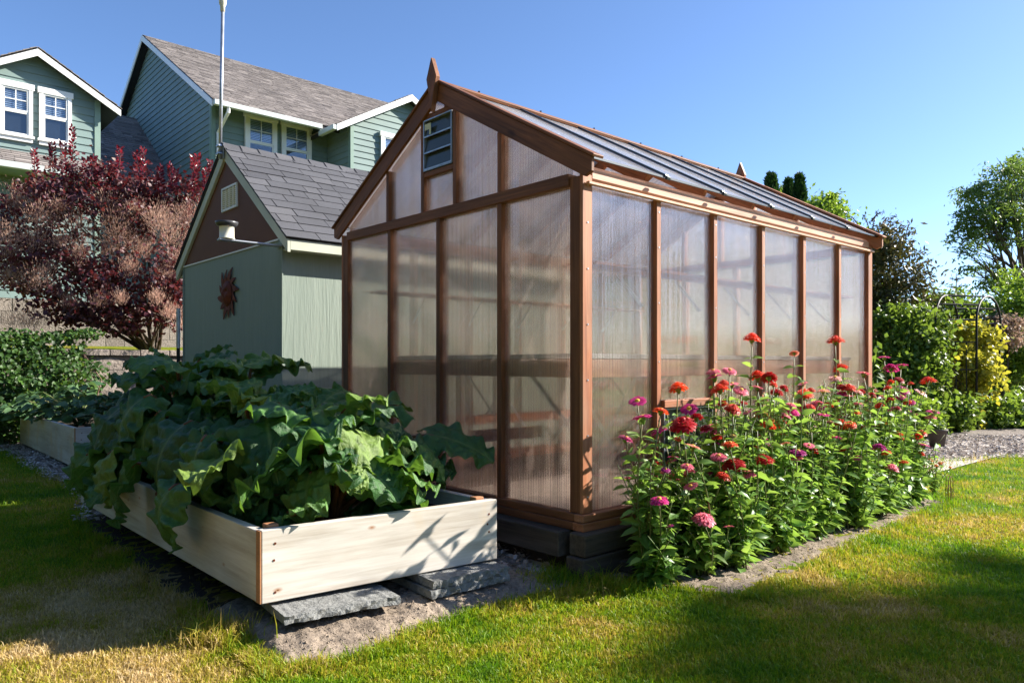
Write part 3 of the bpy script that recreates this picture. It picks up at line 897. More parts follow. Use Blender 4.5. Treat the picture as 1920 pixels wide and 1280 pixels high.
def bench(name, label, x0, x1, y0, y1, along, edge, g):
    t = thing(name, label, 'bench', UV(2.92 + x0, 2.686 + y0), ROT, 'benches inside the greenhouse')
    X, Y = x1 - x0, y1 - y0
    def part(n, fn, mat=M['cedar'], bv=.002):
        mb = MB(); fn(mb); return mb.build(n, mat, t, bv)
    def slats(m):
        if along == 'x':
            k = max(3, int(Y / .085)); w = Y / k
            for i in range(k): m.box(0, X, i * w, i * w + w * .8, 1.165, 1.185)
        else:
            k = max(3, int(X / .085)); w = X / k
            for i in range(k): m.box(i * w, i * w + w * .8, 0, Y, 1.165, 1.185)
    part('bench_top', slats)
    part('apron', lambda m: (m.box(0.012, X - .012, .0, .022, 1.06, 1.163), m.box(.012, X - .012, Y - .022, Y, 1.06, 1.163), m.box(0, .022, .023, Y - .023, 1.06, 1.163), m.box(X - .022, X, .023, Y - .023, 1.06, 1.163)), M['cedar_lit'])
    part('metal_edge', lambda m: (m.box(-.004, X + .004, -.006, -.002, 1.168, 1.196), m.box(-.006, -.002, -.002, Y, 1.168, 1.196)), M['metal'])
    for lx in (.03, X - .07):
        for ly in (.03, Y - .07):
            part('leg', lambda m: m.box(lx, lx + .04, ly, ly + .04, .02, 1.059))
    part('rail', lambda m: (m.box(.03, X - .03, Y * .5, Y * .5 + .03, .62, .70),))
    part('brace', lambda m: (m.beam((.03, .1, 1.05), (min(.55, X - .05), .1, .45), .028, .004, (0, 1, 0)), m.beam((X - .03, .12, 1.05), (X - min(.55, X - .05), .12, .45), .028, .004, (0, 1, 0))), M['galv'], 0)
    part('brace', lambda m: m.beam((.016, .50, 1.15), (.016, .02, .70), .024, .004, (1, 0, 0)), M['metal'], 0)
    part('brace', lambda m: m.beam((.30, .06, 1.10), (.30, min(.56, Y - .05), .62), .024, .004, (1, 0, 0)), M['galv'], 0)
    return t

def greenhouse_inside():
    bench('potting_bench', 'slatted cedar bench along the zinnia side inside the greenhouse', .78, 3.5, .10, .70, 'x', 0, None)
    bench('potting_bench', 'slatted cedar bench across the front gable inside the greenhouse', .10, .76, .10, 2.02, 'y', 0, None)
    bench('potting_bench', 'slatted cedar bench along the shed side inside the greenhouse', 1.0, 3.5, 1.88, 2.48, 'x', 0, None)
    def shelf(label, y0, y1, s):
        t = thing('wall_shelf', label, 'shelf', UV(2.92 + .2, 2.686 + y0), ROT, 'wall shelves inside the greenhouse')
        mb = MB()
        for i in range(3):
            w = (y1 - y0) / 3; mb.box(0, 3.3, i * w, i * w + w * .75, 1.70, 1.718)
        mb.build('shelf_board', M['cedar'], t, .002)
        for k in range(6):
            x = .42 + k * .604
            if x > 3.3: break
            yw = 0. if s > 0 else (y1 - y0)
            yo = (y1 - y0) * .9 if s > 0 else (y1 - y0) * .1
            mb = MB(); mb.beam((x, yw, 1.48), (x, yo, 1.695), .02, .006, (1, 0, 0)); mb.build('bracket', M['metal'], t)
    shelf('narrow cedar shelf on metal brackets behind the zinnia-side panes', .085, .30, 1)
    shelf('narrow cedar shelf on metal brackets on the shed-side greenhouse wall', 2.30, 2.51, -1)

# ------------------------------------------------------------------ shingles / siding
def shingles(mb, o, along, down, length, slope, exp, tab, rng, thick=.007, lift=.004):
    o = Vector(o); along = Vector(along).normalized(); down = Vector(down).normalized()
    n = along.cross(down)
    if n.z < 0: n = -n
    rows = int(math.ceil(slope / exp))
    for r in range(rows):
        d0 = max(0, r * exp - exp * .25); d1 = min(slope, (r + 1) * exp)
        x = -rng.uniform(0, tab)
        while x < length:
            w = tab * rng.choice((.5, .75, 1., 1., 1.2))
            a = max(0, x); b = min(length, x + w - .008)
            if b - a > .02:
                th = thick * rng.uniform(.8, 1.5)
                ps = []
                for (aa, dd, hh) in ((a, d0, lift * .2), (b, d0, lift * .2), (b, d1, lift), (a, d1, lift)):
                    ps.append(o + along * aa + down * dd + n * (hh + .001))
                top = [p + n * (th if i > 1 else th * .4) for i, p in enumerate(ps)]
                mb.add(ps + top, [(4, 5, 6, 7), (2, 3, 7, 6), (3, 0, 4, 7), (1, 2, 6, 5)])
            x += w

def lap_siding(mb, o, ax, nrm, z0, z1, span, exp=.17):
    o = Vector(o); ax = Vector(ax); nrm = Vector(nrm)
    k = int(math.ceil((z1 - z0) / exp))
    for i in range(k):
        zb = z0 + i * exp; zt = min(z1, zb + exp)
        b0, b1 = span(zb + .001); t0, t1 = span(zt - .001)
        if b1 - b0 < .02: continue
        if t1 < t0: t0 = t1 = (t0 + t1) / 2
        P = lambda a, z, d: o + ax * a + nrm * d + Vector((0, 0, z))
        vs = [P(b0, zb, .026), P(b1, zb, .026), P(t1, zt, .004), P(t0, zt, .004), P(b0, zb, .0), P(b1, zb, .0)]
        mb.add(vs, [(0, 1, 2, 3), (4, 5, 1, 0)])

# ------------------------------------------------------------------ shed
SU0, SU1, SV0, SV1 = 2.867, 6.8, 6.25, 8.865
def shed():
    s = thing('garden_shed', 'green garden shed with brown gable and dark shingle roof, left of the greenhouse', 'shed', UV(SU0, SV0), ROT)
    W = SV1 - SV0; L = SU1 - SU0; ZR = 3.346; OV = .167; sl = (ZR - 2.226) / (W / 2 + OV)
    def part(n, fn, mat, bv=0):
        mb = MB(); fn(mb); return mb.build(n, mat, s, bv)
    zr = lambda y: ZR - sl * abs(y - W / 2)
    part('wall', lambda m: (m.box(0, L, 0, .05, -.02, 2.272), m.box(0, L, W - .05, W, -.02, 2.272), m.box(L - .05, L, .052, W - .052, -.02, 2.262), m.box(0, .05, .052, W - .052, -.02, 2.252)), M['shed_siding'])
    part('gable_panel', lambda m: m.prism([(-.004, .0, 2.252), (-.004, W, 2.252), (-.004, W, zr(W) - .05), (-.004, W / 2, ZR - .05), (-.004, 0, zr(0) - .05)], (.05, 0, 0)), M['brown_paint'])
    part('gable_panel', lambda m: m.prism([(L - .05, .0, 2.252), (L - .05, W, 2.252), (L - .05, W, zr(W) - .05), (L - .05, W / 2, ZR - .05), (L - .05, 0, zr(0) - .05)], (.05, 0, 0)), M['brown_paint'])
    # the drip flashing between green and brown, and the green corner piece that carries the eave
    part('flashing', lambda m: m.box(-.014, -.0045, .06, W - .02, 2.245, 2.259), M['white'])
    part('corner_board', lambda m: m.box(-.012, -.001, -.012, .012, -.02, 2.262), M['shed_siding']); part('corner_board', lambda m: m.box(-.012, -.001, W - .02, W + .004, -.02, 2.262), M['shed_siding'])
    part('eave_return', lambda m: m.prism([(-.010, -.01, 2.17), (-.010, .12, 2.17), (-.010, .02, 2.297), (-.010, -.01, 2.272)], (.005, 0, 0)), M['shed_siding'])
    nzs = Vector((0, 0, 1))
    for sd in (-1, 1):
        yr = W / 2; ye = W / 2 + sd * (W / 2 + OV)
        a = [(-.035, yr, ZR), (-.035, ye, zr(ye)), (-.035, ye, zr(ye) - .115), (-.035, yr, ZR - .125)]
        part('rake_board', lambda m: m.prism(a, (.03, 0, 0)), M['pale_trim'], .003)
        part('roof_deck', lambda m: m.prism([(-.045, yr, ZR + .002), (-.045, ye, zr(ye) + .002), (-.045, ye, zr(ye) + .024), (-.045, yr, ZR + .024)], (L + .09, 0, 0)), M['roof_edge'])
        part('fascia', lambda m: m.box(-.0045, L, min(ye, ye - sd * .025), max(ye, ye - sd * .025), zr(ye) - .09, zr(ye) - .001), M['pale_trim'])
        part('soffit', lambda m: m.box(.0, L, min(ye - sd * .026, W / 2 + sd * (W / 2 + .001)), max(ye - sd * .026, W / 2 + sd * (W / 2 + .001)), zr(ye) - .085, zr(ye) - .07), M['pale_trim'])
        rng = random.Random(3 + sd)
        def sh(m):
            dn = Vector((0, ye - yr, zr(ye) - ZR))
            shingles(m, (-.055, yr, ZR + .024), (1, 0, 0), dn, L + .11, dn.length + .025, .145, .32, rng)
        part('shingles', sh, M['shed_shingle'])
    def caps(m):
        x = -.06; i = 0
        while x < L + .05:
            for sd in (-1, 1):
                d = Vector((0, sd * W / 2, -1.2)).normalized()
                nn = Vector((0, sd * 1.2, W / 2)).normalized()
                p = Vector((x, W / 2, ZR + .036))
                a = [p + nn * .014, p + Vector((.22, 0, 0)) + nn * .004, p + Vector((.22, 0, 0)) + d * .12 + nn * .004, p + d * .12 + nn * .014]
                b = [q - nn * .008 for q in a]
                m.add(a + b, [(0, 1, 2, 3), (3, 2, 6, 7), (0, 3, 7, 4), (1, 0, 4, 5), (2, 1, 5, 6)])
            x += .19; i += 1
    part('ridge_shingles', caps, M['shed_shingle'])
    # gable grille
    vy = 7.455 - SV0
    def fr(m):
        a0, a1, z0, z1 = vy - .20, vy + .20, 2.695, 2.936
        m.box(-.022, -.0045, a0, a1, z0, z0 + .02); m.box(-.022, -.0045, a0, a1, z1 - .02, z1)
        m.box(-.022, -.0045, a0, a0 + .02, z0 + .0202, z1 - .0202); m.box(-.022, -.0045, a1 - .02, a1, z0 + .0202, z1 - .0202)
        for k in range(1, 4): m.box(-.020, -.0045, a0 + k * .1 - .007, a0 + k * .1 + .007, z0 + .0202, z1 - .0202)
    v = part('grille', fr, M['white'])
    def lou(m):
        for i in range(10):
            z = 2.717 + i * .020
            m.beam((-.016, vy - .18, z), (-.016, vy + .18, z), .004, .013, (-.6, 0, .8))
    mb = MB(); lou(mb); mb.build('louvre', M['white'], v)
    part('grille_backing', lambda m: m.box(-.0062, -.0045, vy - .18, vy + .18, 2.716, 2.915), M['dark'])
    return s

def sun_ornament():
    o = thing('sun_ornament', 'rusty metal sun face with wavy rays hung on the shed wall', 'ornament', UV(SU0 - .005, 7.504, 1.85), ROT)
    mb = MB()
    R = .128
    # dome face looking along -x
    rings = 7; seg = 36
    vs = []; fs = []
    for i in range(rings + 1):
        r = R * i / rings
        for k in range(seg):
            a = 2 * PI * k / seg
            y = r * math.cos(a); z = r * math.sin(a)
            h = .045 * math.sqrt(max(0, 1 - (r / R) ** 2 * .95))
            g = lambda cy, cz, s, A: A * math.exp(-((y - cy) ** 2 + (z - cz) ** 2) / (2 * s * s))
            h += g(0, -.005, .014, .022) + g(0, .03, .012, .012) + g(.06, -.035, .022, .014) + g(-.06, -.035, .022, .014)
            h += g(.05, .05, .022, .010) + g(-.05, .05, .022, .010) - g(.05, .028, .013, .022) - g(-.05, .028, .013, .022)
            h += g(0, -.06, .024, .012) - .012 * math.exp(-((z + .062) / .006) ** 2) * (1 if abs(y) < .045 else 0)
            vs.append((-.006 - h, y, z))
    for i in range(rings):
        for k in range(seg):
            a = i * seg + k; b = i * seg + (k + 1) % seg
            fs.append((a, a + seg, b + seg, b))
    mb.add(vs, fs)
    mb.build('face', M['rust'], o, 0, True)
    for k in range(12):
        a0 = 2 * PI * k / 12 + .1
        m2 = MB(); L = .175 if k % 2 else .14
        up = []; dn = []
        for i in range(9):
            t = i / 8
            rr = R - .02 + L * t
            bend = .16 * math.sin(t * 2.6) * (1 if k % 2 else .8) + t * t * .25
            w = (.05 if k % 2 else .04) * (1 - t) ** .8 + .002
            c = a0 + bend
            cy, cz = rr * math.cos(c), rr * math.sin(c)
            ty, tz = -math.sin(c), math.cos(c)
            up.append((-.008 - .010 * math.sin(PI * t), cy + ty * w, cz + tz * w)); dn.append((-.008 - .010 * math.sin(PI * t), cy - ty * w, cz - tz * w))
        n = 9
        vs = up + dn + [(x + .006, y, z) for x, y, z in up + dn]
        fs = [(i, i + 1, n + i + 1, n + i) for i in range(n - 1)] + [(2 * n + i, 3 * n + i, 3 * n + i + 1, 2 * n + i + 1) for i in range(n - 1)]
        fs += [(i, 2 * n + i, 2 * n + i + 1, i + 1) for i in range(n - 1)] + [(n + i, n + i + 1, 3 * n + i + 1, 3 * n + i) for i in range(n - 1)]
        m2.add(vs, fs)
        m2.build('ray', M['rust'], o)

def mast_and_gauge():
    p = UV(SU0 - .05, (SV0 + SV1) / 2, 3.22)
    t = thing('mast', 'tall galvanised pole strapped to the shed gable peak', 'pole', p, ROT)
    mb = MB(); mb.tube([(-.02, 0, 0), (.01, .005, 1.56)], .017, 12); mb.build('pole', M['galv'], t, 0, True)
    mb = MB(); mb.box(-.05, -.001, -.04, .04, .04, .06); mb.box(-.05, -.001, -.035, .035, .12, .14); mb.box(-.004, .002, -.05, .05, .0, .16); mb.build('bracket', M['galv'], t, .003)
    mb = MB(); mb.lathe([(.0, 1.50), (.022, 1.505), (.024, 1.56), (.034, 1.575), (.04, 1.64), (.03, 1.69), (.0, 1.70)], (.008, .004, 0), 16); mb.build('sensor_head', M['cream'], t, 0, True)
    # gauge on its arm
    g = thing('rain_gauge', 'cream rain collector cup with grey rim on a board arm from the shed corner', 'rain gauge', UV(SU0, SV0 + .02, 2.17), ROT)
    mb = MB(); mb.box(-.56, .0, -.040, .040, .008, .022); mb.build('arm', M['galv'], g, .003)
    mb = MB(); mb.lathe([(.0, .024), (.066, .024), (.066, .032), (.060, .036), (.060, .13), (.062, .131)], (-.49, 0, 0), 28); mb.build('cup', M['cup'], g, 0, True)
    mb = MB(); mb.lathe([(.062, .128), (.078, .135), (.09, .15), (.094, .17), (.088, .171), (.084, .16), (.05, .145), (.01, .14)], (-.49, 0, 0), 28); mb.build('rim', M['smoke_grey'], g, 0, True)
    # steel fence post beside the shed
    f = thing('fence_post', 'thin steel post with black lower half beside the shed back corner', 'post', UV(SU0 - .03, SV1 + .10, 0), ROT)
    mb = MB(); mb.tube([(0, 0, 0), (0, 0, 1.32)], .02, 10); mb.build('sleeve', M['black_iron'], f)
    mb = MB(); mb.tube([(0, 0, 1.321), (0, 0, 1.78)], .022, 10); mb.build('pole', M['galv'], f)

# ------------------------------------------------------------------ house
def window(par, o, ax, nrm, a0, a1, z0, z1, grid=(2, 2), blind=True, trim=.10):
    o = Vector(o); ax = Vector(ax); nrm = Vector(nrm)
    def bx(mb, aa, bb, zz0, zz1, d0, d1):
        P = lambda a, z, d: o + ax * a + nrm * d + Vector((0, 0, z))
        vs = [P(a, z, d) for a in (aa, bb) for d in (d0, d1) for z in (zz0, zz1)]
        mb.add(vs, [(0, 1, 3, 2), (4, 6, 7, 5), (0, 4, 5, 1), (2, 3, 7, 6), (0, 2, 6, 4), (1, 5, 7, 3)])
    mb = MB()
    bx(mb, a0, a0 + trim, z0 + trim, z1 - .13, .0, .075); bx(mb, a1 - trim, a1, z0 + trim, z1 - .13, .0, .075)
    bx(mb, a0 - .03, a1 + .03, z1 - .129, z1, .0, .085)
    fr = mb.build('window', M['white'], par)
    mb = MB(); bx(mb, a0 - .03, a1 + .03, z0 + .02, z0 + trim - .002, .0, .10); bx(mb, a0, a1, z0 - .06, z0 + .019, 0, .06); mb.build('sill', M['white'], fr)
    ia, ib, ja, jb = a0 + trim, a1 - trim, z0 + trim, z1 - .13
    mid = (ja + jb) / 2
    mb = MB(); t = .035
    for (zz0, zz1, dd) in ((ja, mid + .001, .036), (mid + .003, jb, .044)):
        bx(mb, ia, ia + t, zz0, zz1, dd, dd + .018); bx(mb, ib - t, ib, zz0, zz1, dd, dd + .018)
        bx(mb, ia + t, ib - t, zz0, zz0 + t, dd, dd + .018); bx(mb, ia + t, ib - t, zz1 - t, zz1, dd, dd + .018)
    w = ib - ia
    for k in range(1, grid[0]):
        x = ia + w * k / grid[0]; bx(mb, x - .009, x + .009, mid + .003 + t, jb - t, .046, .054)
    for k in range(1, grid[1]):
        z = mid + (jb - mid) * k / grid[1]; bx(mb, ia + t, ib - t, z - .009, z + .009, .0462, .0535)
    mb.build('sash', M['white'], fr)
    mb = MB(); bx(mb, ia, ib, ja, jb, .031, .034); mb.build('pane', M['glass'], fr)
    mb = MB(); bx(mb, ia, ib, ja, jb, .001, .004); mb.build('dark_room_panel', M['dark_room_panel'], fr)  # dark panel stands in for the unlit interior behind the glass
    if blind:
        mb = MB()
        z = jb - .02
        zlow = mid - .02 if blind is True else ja
        while z > zlow:
            P = lambda a, zz, d: o + ax * a + nrm * d + Vector((0, 0, zz))
            mb.add([P(ia + .01, z, .010), P(ib - .01, z, .010), P(ib - .01, z - .034, .026), P(ia + .01, z - .034, .026)], [(0, 1, 2, 3)])
            z -= .042
        mb.build('blind', M['blind'], fr)
    return fr

def house():
    h = thing('house', 'sage green two storey house with lap siding and white trimmed windows on the terrace', 'house', (0, 0, 0), ROT)
    X = Vector((1, 0, 0)); Y = Vector((0, 1, 0))
    def part(n, fn, mat, bv=0):
        mb = MB(); fn(mb); return mb.build(n, mat, h, bv)
    # core volumes (plain, behind the siding)
    sd = M['siding']
    Z0 = 1.5
    # --- main block
    MU0, MU1, MV0, MV1 = 6.86, 19.0, 19.07, 29.3
    zE, vE, vR, zR = 7.64, 18.35, 24.2, 11.15
    sl = (zR - zE) / (vR - vE)
    zm = lambda v: zR - sl * abs(v - vR)
    part('wall', lambda m: lap_siding(m, (0, MV0, 0), X, -Y, Z0, 7.95, lambda z: (MU0, 10.1)), sd)
    part('wall', lambda m: lap_siding(m, (MU0, 0, 0), Y, -X, Z0, zR - .1, lambda z: (max(MV0, vR - (zR - .08 - z) / sl), min(MV1, vR + (zR - .08 - z) / sl))), sd)
    part('wall', lambda m: m.prism([(MU0 + .02, MV0 + .02, Z0), (MU0 + .02, MV1, Z0), (MU0 + .02, MV1, zm(MV1) - .12), (MU0 + .02, vR, zR - .15), (MU0 + .02, MV0 + .02, zm(MV0) - .12)], (MU1 - MU0, 0, 0)), M['house_trim'])
    part('corner_board', lambda m: (m.box(MU0 - .03, MU0 + .07, MV0 - .040, MV0 - .005, Z0, 7.9), m.box(MU0 - .040, MU0 - .004, MV0 - .004, MV0 + .09, Z0, 7.9)), M['house_trim'])
    rng = random.Random(5)
    ru0, ru1 = 6.62, 19.2
    for s in (-1, 1):
        ve = vR + s * (vR - vE); 
        dn = Vector((0, ve - vR, zE - zR))
        part('roof_deck', lambda m: m.prism([(ru0, vR, zR - .02), (ru0, ve, zE - .02), (ru0, ve, zE - .14), (ru0, vR, zR - .14)], (ru1 - ru0, 0, 0)), M['roof_edge'])
        if s == -1:
            part('shingles', lambda m: shingles(m, (ru0 - .01, vR, zR - .016), (1, 0, 0), dn, ru1 - ru0, dn.length + .03, .15, .30, rng, .015, .008), M['house_shingle'])
        part('rake_board', lambda m: m.prism([(ru0 - .03, vR, zR - .03), (ru0 - .03, ve, zE - .03), (ru0 - .03, ve, zE - .19), (ru0 - .03, vR, zR - .20)], (.027, 0, 0)), M['white'])
    part('gutter', lambda m: m.box(ru0, 9.5, vE - .11, vE - .001, zE - .16, zE - .03), M['gutter'], .01)
    part('soffit', lambda m: m.prism([(ru0 + .02, vE, zE - .15), (ru0 + .02, MV0 - .02, zE - .15 + sl * (MV0 - .02 - vE)), (ru0 + .02, MV0 - .02, zE - .17 + sl * (MV0 - .02 - vE)), (ru0 + .02, vE, zE - .17)], (9.6 - ru0, 0, 0)), M['house_trim'])
    part('downspout', lambda m: m.tube([(6.98, vE - .06, zE - .12), (6.98, vE - .05, zE - .26), (6.98, MV0 - .09, zE - .62), (6.98, MV0 - .09, Z0)], .045, 8), M['white'])
    window(h, (0, MV0 - .026, 0), X, -Y, 7.68, 8.55, 6.25, 7.74)
    window(h, (0, MV0 - .026, 0), X, -Y, 8.68, 9.55, 6.25, 7.74)
    part('vent_pipe', lambda m: m.tube([(14.0, 20.6, zm(20.6) - .05), (14.0, 20.6, zm(20.6) + .34)], .045, 10), M['white'])
    # --- right wing
    WU0, WU1, WV0 = 10.08, 13.68, 17.76
    ap, za, ws = 11.88, 8.80, .57
    zw = lambda u: za - ws * abs(u - ap)
    part('wall', lambda m: lap_siding(m, (0, WV0, 0), X, -Y, Z0, za - .1, lambda z: (max(WU0, ap - (za - .1 - z) / ws), min(WU1, ap + (za - .1 - z) / ws))), sd)
    part('wall', lambda m: lap_siding(m, (WU0, 0, 0), Y, -X, Z0, 7.7, lambda z: (WV0, MV0)), sd)
    part('wall', lambda m: m.prism([(WU0 + .02, WV0 + .03, Z0), (WU1, WV0 + .03, Z0), (WU1, WV0 + .03, zw(WU1) - .15), (ap, WV0 + .03, za - .15), (WU0 + .02, WV0 + .03, zw(WU0) - .15)], (0, 2, 0)), M['house_trim'])
    part('corner_board', lambda m: (m.box(WU0 - .03, WU0 + .07, WV0 - .042, WV0 - .005, Z0, zw(WU0) - .12), m.box(WU0 - .042, WU0 - .005, WV0 - .003, WV0 + .08, Z0, zw(WU0) - .12)), M['house_trim'])
    for s in (-1, 1):
        ue = ap + s * 2.36; v0 = 17.5
        dn = Vector((ue - ap, 0, zw(ue) - za))
        part('roof_deck', lambda m: m.prism([(ap, v0, za - .02), (ue, v0, zw(ue) - .02), (ue, v0, zw(ue) - .12), (ap, v0, za - .12)], (0, 3.4, 0)), M['roof_edge'])
        part('shingles', lambda m: shingles(m, (ap, v0 - .01, za - .016), (0, 1, 0), dn, 3.3, dn.length + .02, .15, .30, rng, .015, .008), M['house_shingle'])
        part('rake_board', lambda m: m.prism([(ap, v0 - .03, za - .02), (ue, v0 - .03, zw(ue) - .02), (ue, v0 - .03, zw(ue) - .19), (ap, v0 - .03, za - .20)], (0, .027, 0)), M['white'])
    part('gutter', lambda m: m.box(ap - 2.36 - .12, ap - 2.36 - .002, 17.48, 18.3, zw(ap - 2.36) - .17, zw(ap - 2.36) - .04), M['gutter'], .01)
    window(h, (0, WV0 - .026, 0), X, -Y, 10.98, 11.86, 6.1, 7.6)
    # --- left wing
    LU0, LU1, LV = 1.78, 4.26, 19.0
    ap2, za2, ls = 3.02, 8.0, .58
    zl = lambda u: za2 - ls * abs(u - ap2)
    part('wall', lambda m: lap_siding(m, (0, LV, 0), X, -Y, 2.55, za2 - .1, lambda z: (max(LU0, ap2 - (za2 - .1 - z) / ls), min(LU1, ap2 + (za2 - .1 - z) / ls)) if z > 5.75 else (-6, LU1)), sd)
    part('wall', lambda m: m.prism([(LU0 + .02, LV + .03, Z0), (LU1 - .02, LV + .03, Z0), (LU1 - .02, LV + .03, zl(LU1) - .15), (ap2, LV + .03, za2 - .15), (LU0 + .02, LV + .03, zl(LU0) - .15)], (0, 9, 0)), M['house_trim'])
    part('wall', lambda m: m.box(-6, LU0, LV + .03, LV + 6, Z0, 5.6), M['house_trim'])
    part('corner_board', lambda m: m.box(LU1 - .09, LU1 + .03, LV - .042, LV - .003, 2.55, zl(LU1) - .1), M['house_trim'])
    for s in (-1, 1):
        ue = ap2 + s * 1.64; v0 = 18.75
        dn = Vector((ue - ap2, 0, zl(ue) - za2))
        part('roof_deck', lambda m: m.prism([(ap2, v0, za2 - .02), (ue, v0, zl(ue) - .02), (ue, v0, zl(ue) - .12), (ap2, v0, za2 - .12)], (0, 9.4, 0)), M['roof_edge'])
        part('rake_board', lambda m: m.prism([(ap2, v0 - .03, za2 - .05), (ue, v0 - .03, zl(ue) - .05), (ue, v0 - .03, zl(ue) - .19), (ap2, v0 - .03, za2 - .20)], (0, .027, 0)), M['white'])
        part('shingles', lambda m: shingles(m, (ap2, v0 - .04, za2 - .016), (0, 1, 0), dn, 2.5, dn.length + .02, .15, .30, rng, .015, .008), M['house_shingle'])
    window(h, (0, LV - .026, 0), X, -Y, 2.34, 2.96, 6.0, 7.2, trim=.075)
    window(h, (0, LV - .026, 0), X, -Y, 3.08, 3.70, 6.0, 7.2, trim=.075)
    # low pent roof under the left windows
    dn = Vector((0, -.85, -.45))
    part('pent_roof', lambda m: m.prism([(-6, LV - .02, 5.72), (-6, LV - .87, 5.27), (-6, LV - .87, 5.17), (-6, LV - .02, 5.17)], (10.3, 0, 0)), M['house_trim'])
    part('shingles', lambda m: shingles(m, (-6, LV - .02, 5.725), (1, 0, 0), dn, 10.3, dn.length + .02, .15, .30, rng, .015, .008), M['house_shingle'])
    part('gutter', lambda m: m.box(-6, 4.32, LV - .99, LV - .88, 5.14, 5.27), M['gutter'], .01)
    # foundation blocks below the left wall
    def fnd(m):
        r = random.Random(8)
        for row in range(4):
            x = -6 + (row % 2) * .2
            while x < 6.8:
                m.box(x, x + .39, LV - .03 - r.random() * .012, LV + .2, 1.45 + row * .275, 1.45 + row * .275 + .268); x += .4
    part('foundation', fnd, M['block'])
    # connecting roof and recessed wall with the white door
    cv0, cz0, cv1, cz1 = 21.4, 5.86, 25.8, 9.06
    dn = Vector((0, cv0 - cv1, cz0 - cz1))
    part('roof_deck', lambda m: m.prism([(LU1 - .1, cv1, cz1 - .02), (LU1 - .1, cv0, cz0 - .02), (LU1 - .1, cv0, cz0 - .15), (LU1 - .1, cv1, cz1 - .15)], (2.75, 0, 0)), M['roof_edge'])
    part('shingles', lambda m: shingles(m, (LU1 - .1, cv1, cz1 - .016), (1, 0, 0), dn, 2.74, dn.length + .02, .15, .30, rng, .015, .008), M['house_shingle'])
    part('gutter', lambda m: m.box(LU1, MU0 - .04, cv0 - .12, cv0 - .001, cz0 - .16, cz0 - .03), M['gutter'], .01)
    part('wall', lambda m: lap_siding(m, (0, 22.0, 0), X, -Y, 2.2, 6.1, lambda z: (LU1, MU0)), sd)
    part('wall', lambda m: m.box(LU1, MU0, 22.01, 25.7, Z0, 5.8), M['house_trim'])
    part('foundation', lambda m: m.box(LU1 - .3, 6.15, 21.95, 22.008, 1.3, 2.2), M['block'])
    part('door', lambda m: (m.box(6.17, MU0 - .04, 21.94, 21.99, 1.5, 3.6), m.box(6.25, MU0 - .12, 21.925, 21.9385, 1.7, 2.4)), M['shaded_white_door'])

# ------------------------------------------------------------------ terrace and retaining wall
def terrace():
    mb = MB()
    V0 = 12.95
    pts = [(-40, V0, 1.36), (14, V0, 1.36), (14, 19.5, 1.56), (-40, 19.5, 1.56), (14, 40, 1.6), (-40, 40, 1.6), (14, V0, -.1), (-40, V0, -.1)]
    mb.add([UV(*p) for p in pts], [(0, 1, 2, 3), (3, 2, 4, 5), (7, 6, 1, 0)])
    mark(mb.build('terrace_lawn', M['lawn']), kind='structure')
    w = thing('retaining_wall', 'tan split face concrete block retaining wall below the house', 'wall', UV(0, 12.7), ROT)
    mb = MB(); r = random.Random(4)
    for row in range(6):
        z0 = row * .21
        x = -8 + (row % 2) * .22
        while x < 9:
            a = x; b = x + .436
            j = [r.uniform(-.012, .012) for _ in range(9)]
            # split face: a rough 3x3 front
            vs = []; k = 0
            for iz in range(3):
                for ix in range(3):
                    edge = (ix != 1) or (iz != 1)
                    vs.append((a + (b - a) * ix / 2, (.0 if edge else -.035) + j[k] + row * .008, z0 + .202 * iz / 2)); k += 1
            n0 = len(vs)
            vs += [(a, .24, z0), (b, .24, z0), (a, .24, z0 + .202), (b, .24, z0 + .202)]
            fs = [(iz * 3 + ix, iz * 3 + ix + 1, iz * 3 + ix + 4, iz * 3 + ix + 3) for iz in range(2) for ix in range(2)]
            fs += [(6, 7, 8, n0 + 3, n0 + 2), (0, 3, 6, n0 + 2, n0), (2, n0 + 1, n0 + 3, 8, 5), (0, n0, n0 + 1, 2, 1)]
            mb.add(vs, fs); x += .44
    mb.build('block_courses', M['block'], w)
    mb = MB(); x = -8
    while x < 9:
        mb.box(x, x + .43, -.03 + r.uniform(-.01, .01), .27, 1.262, 1.36 + r.uniform(-.006, .006)); x += .44
    mb.build('cap', M['block'], w, .01)

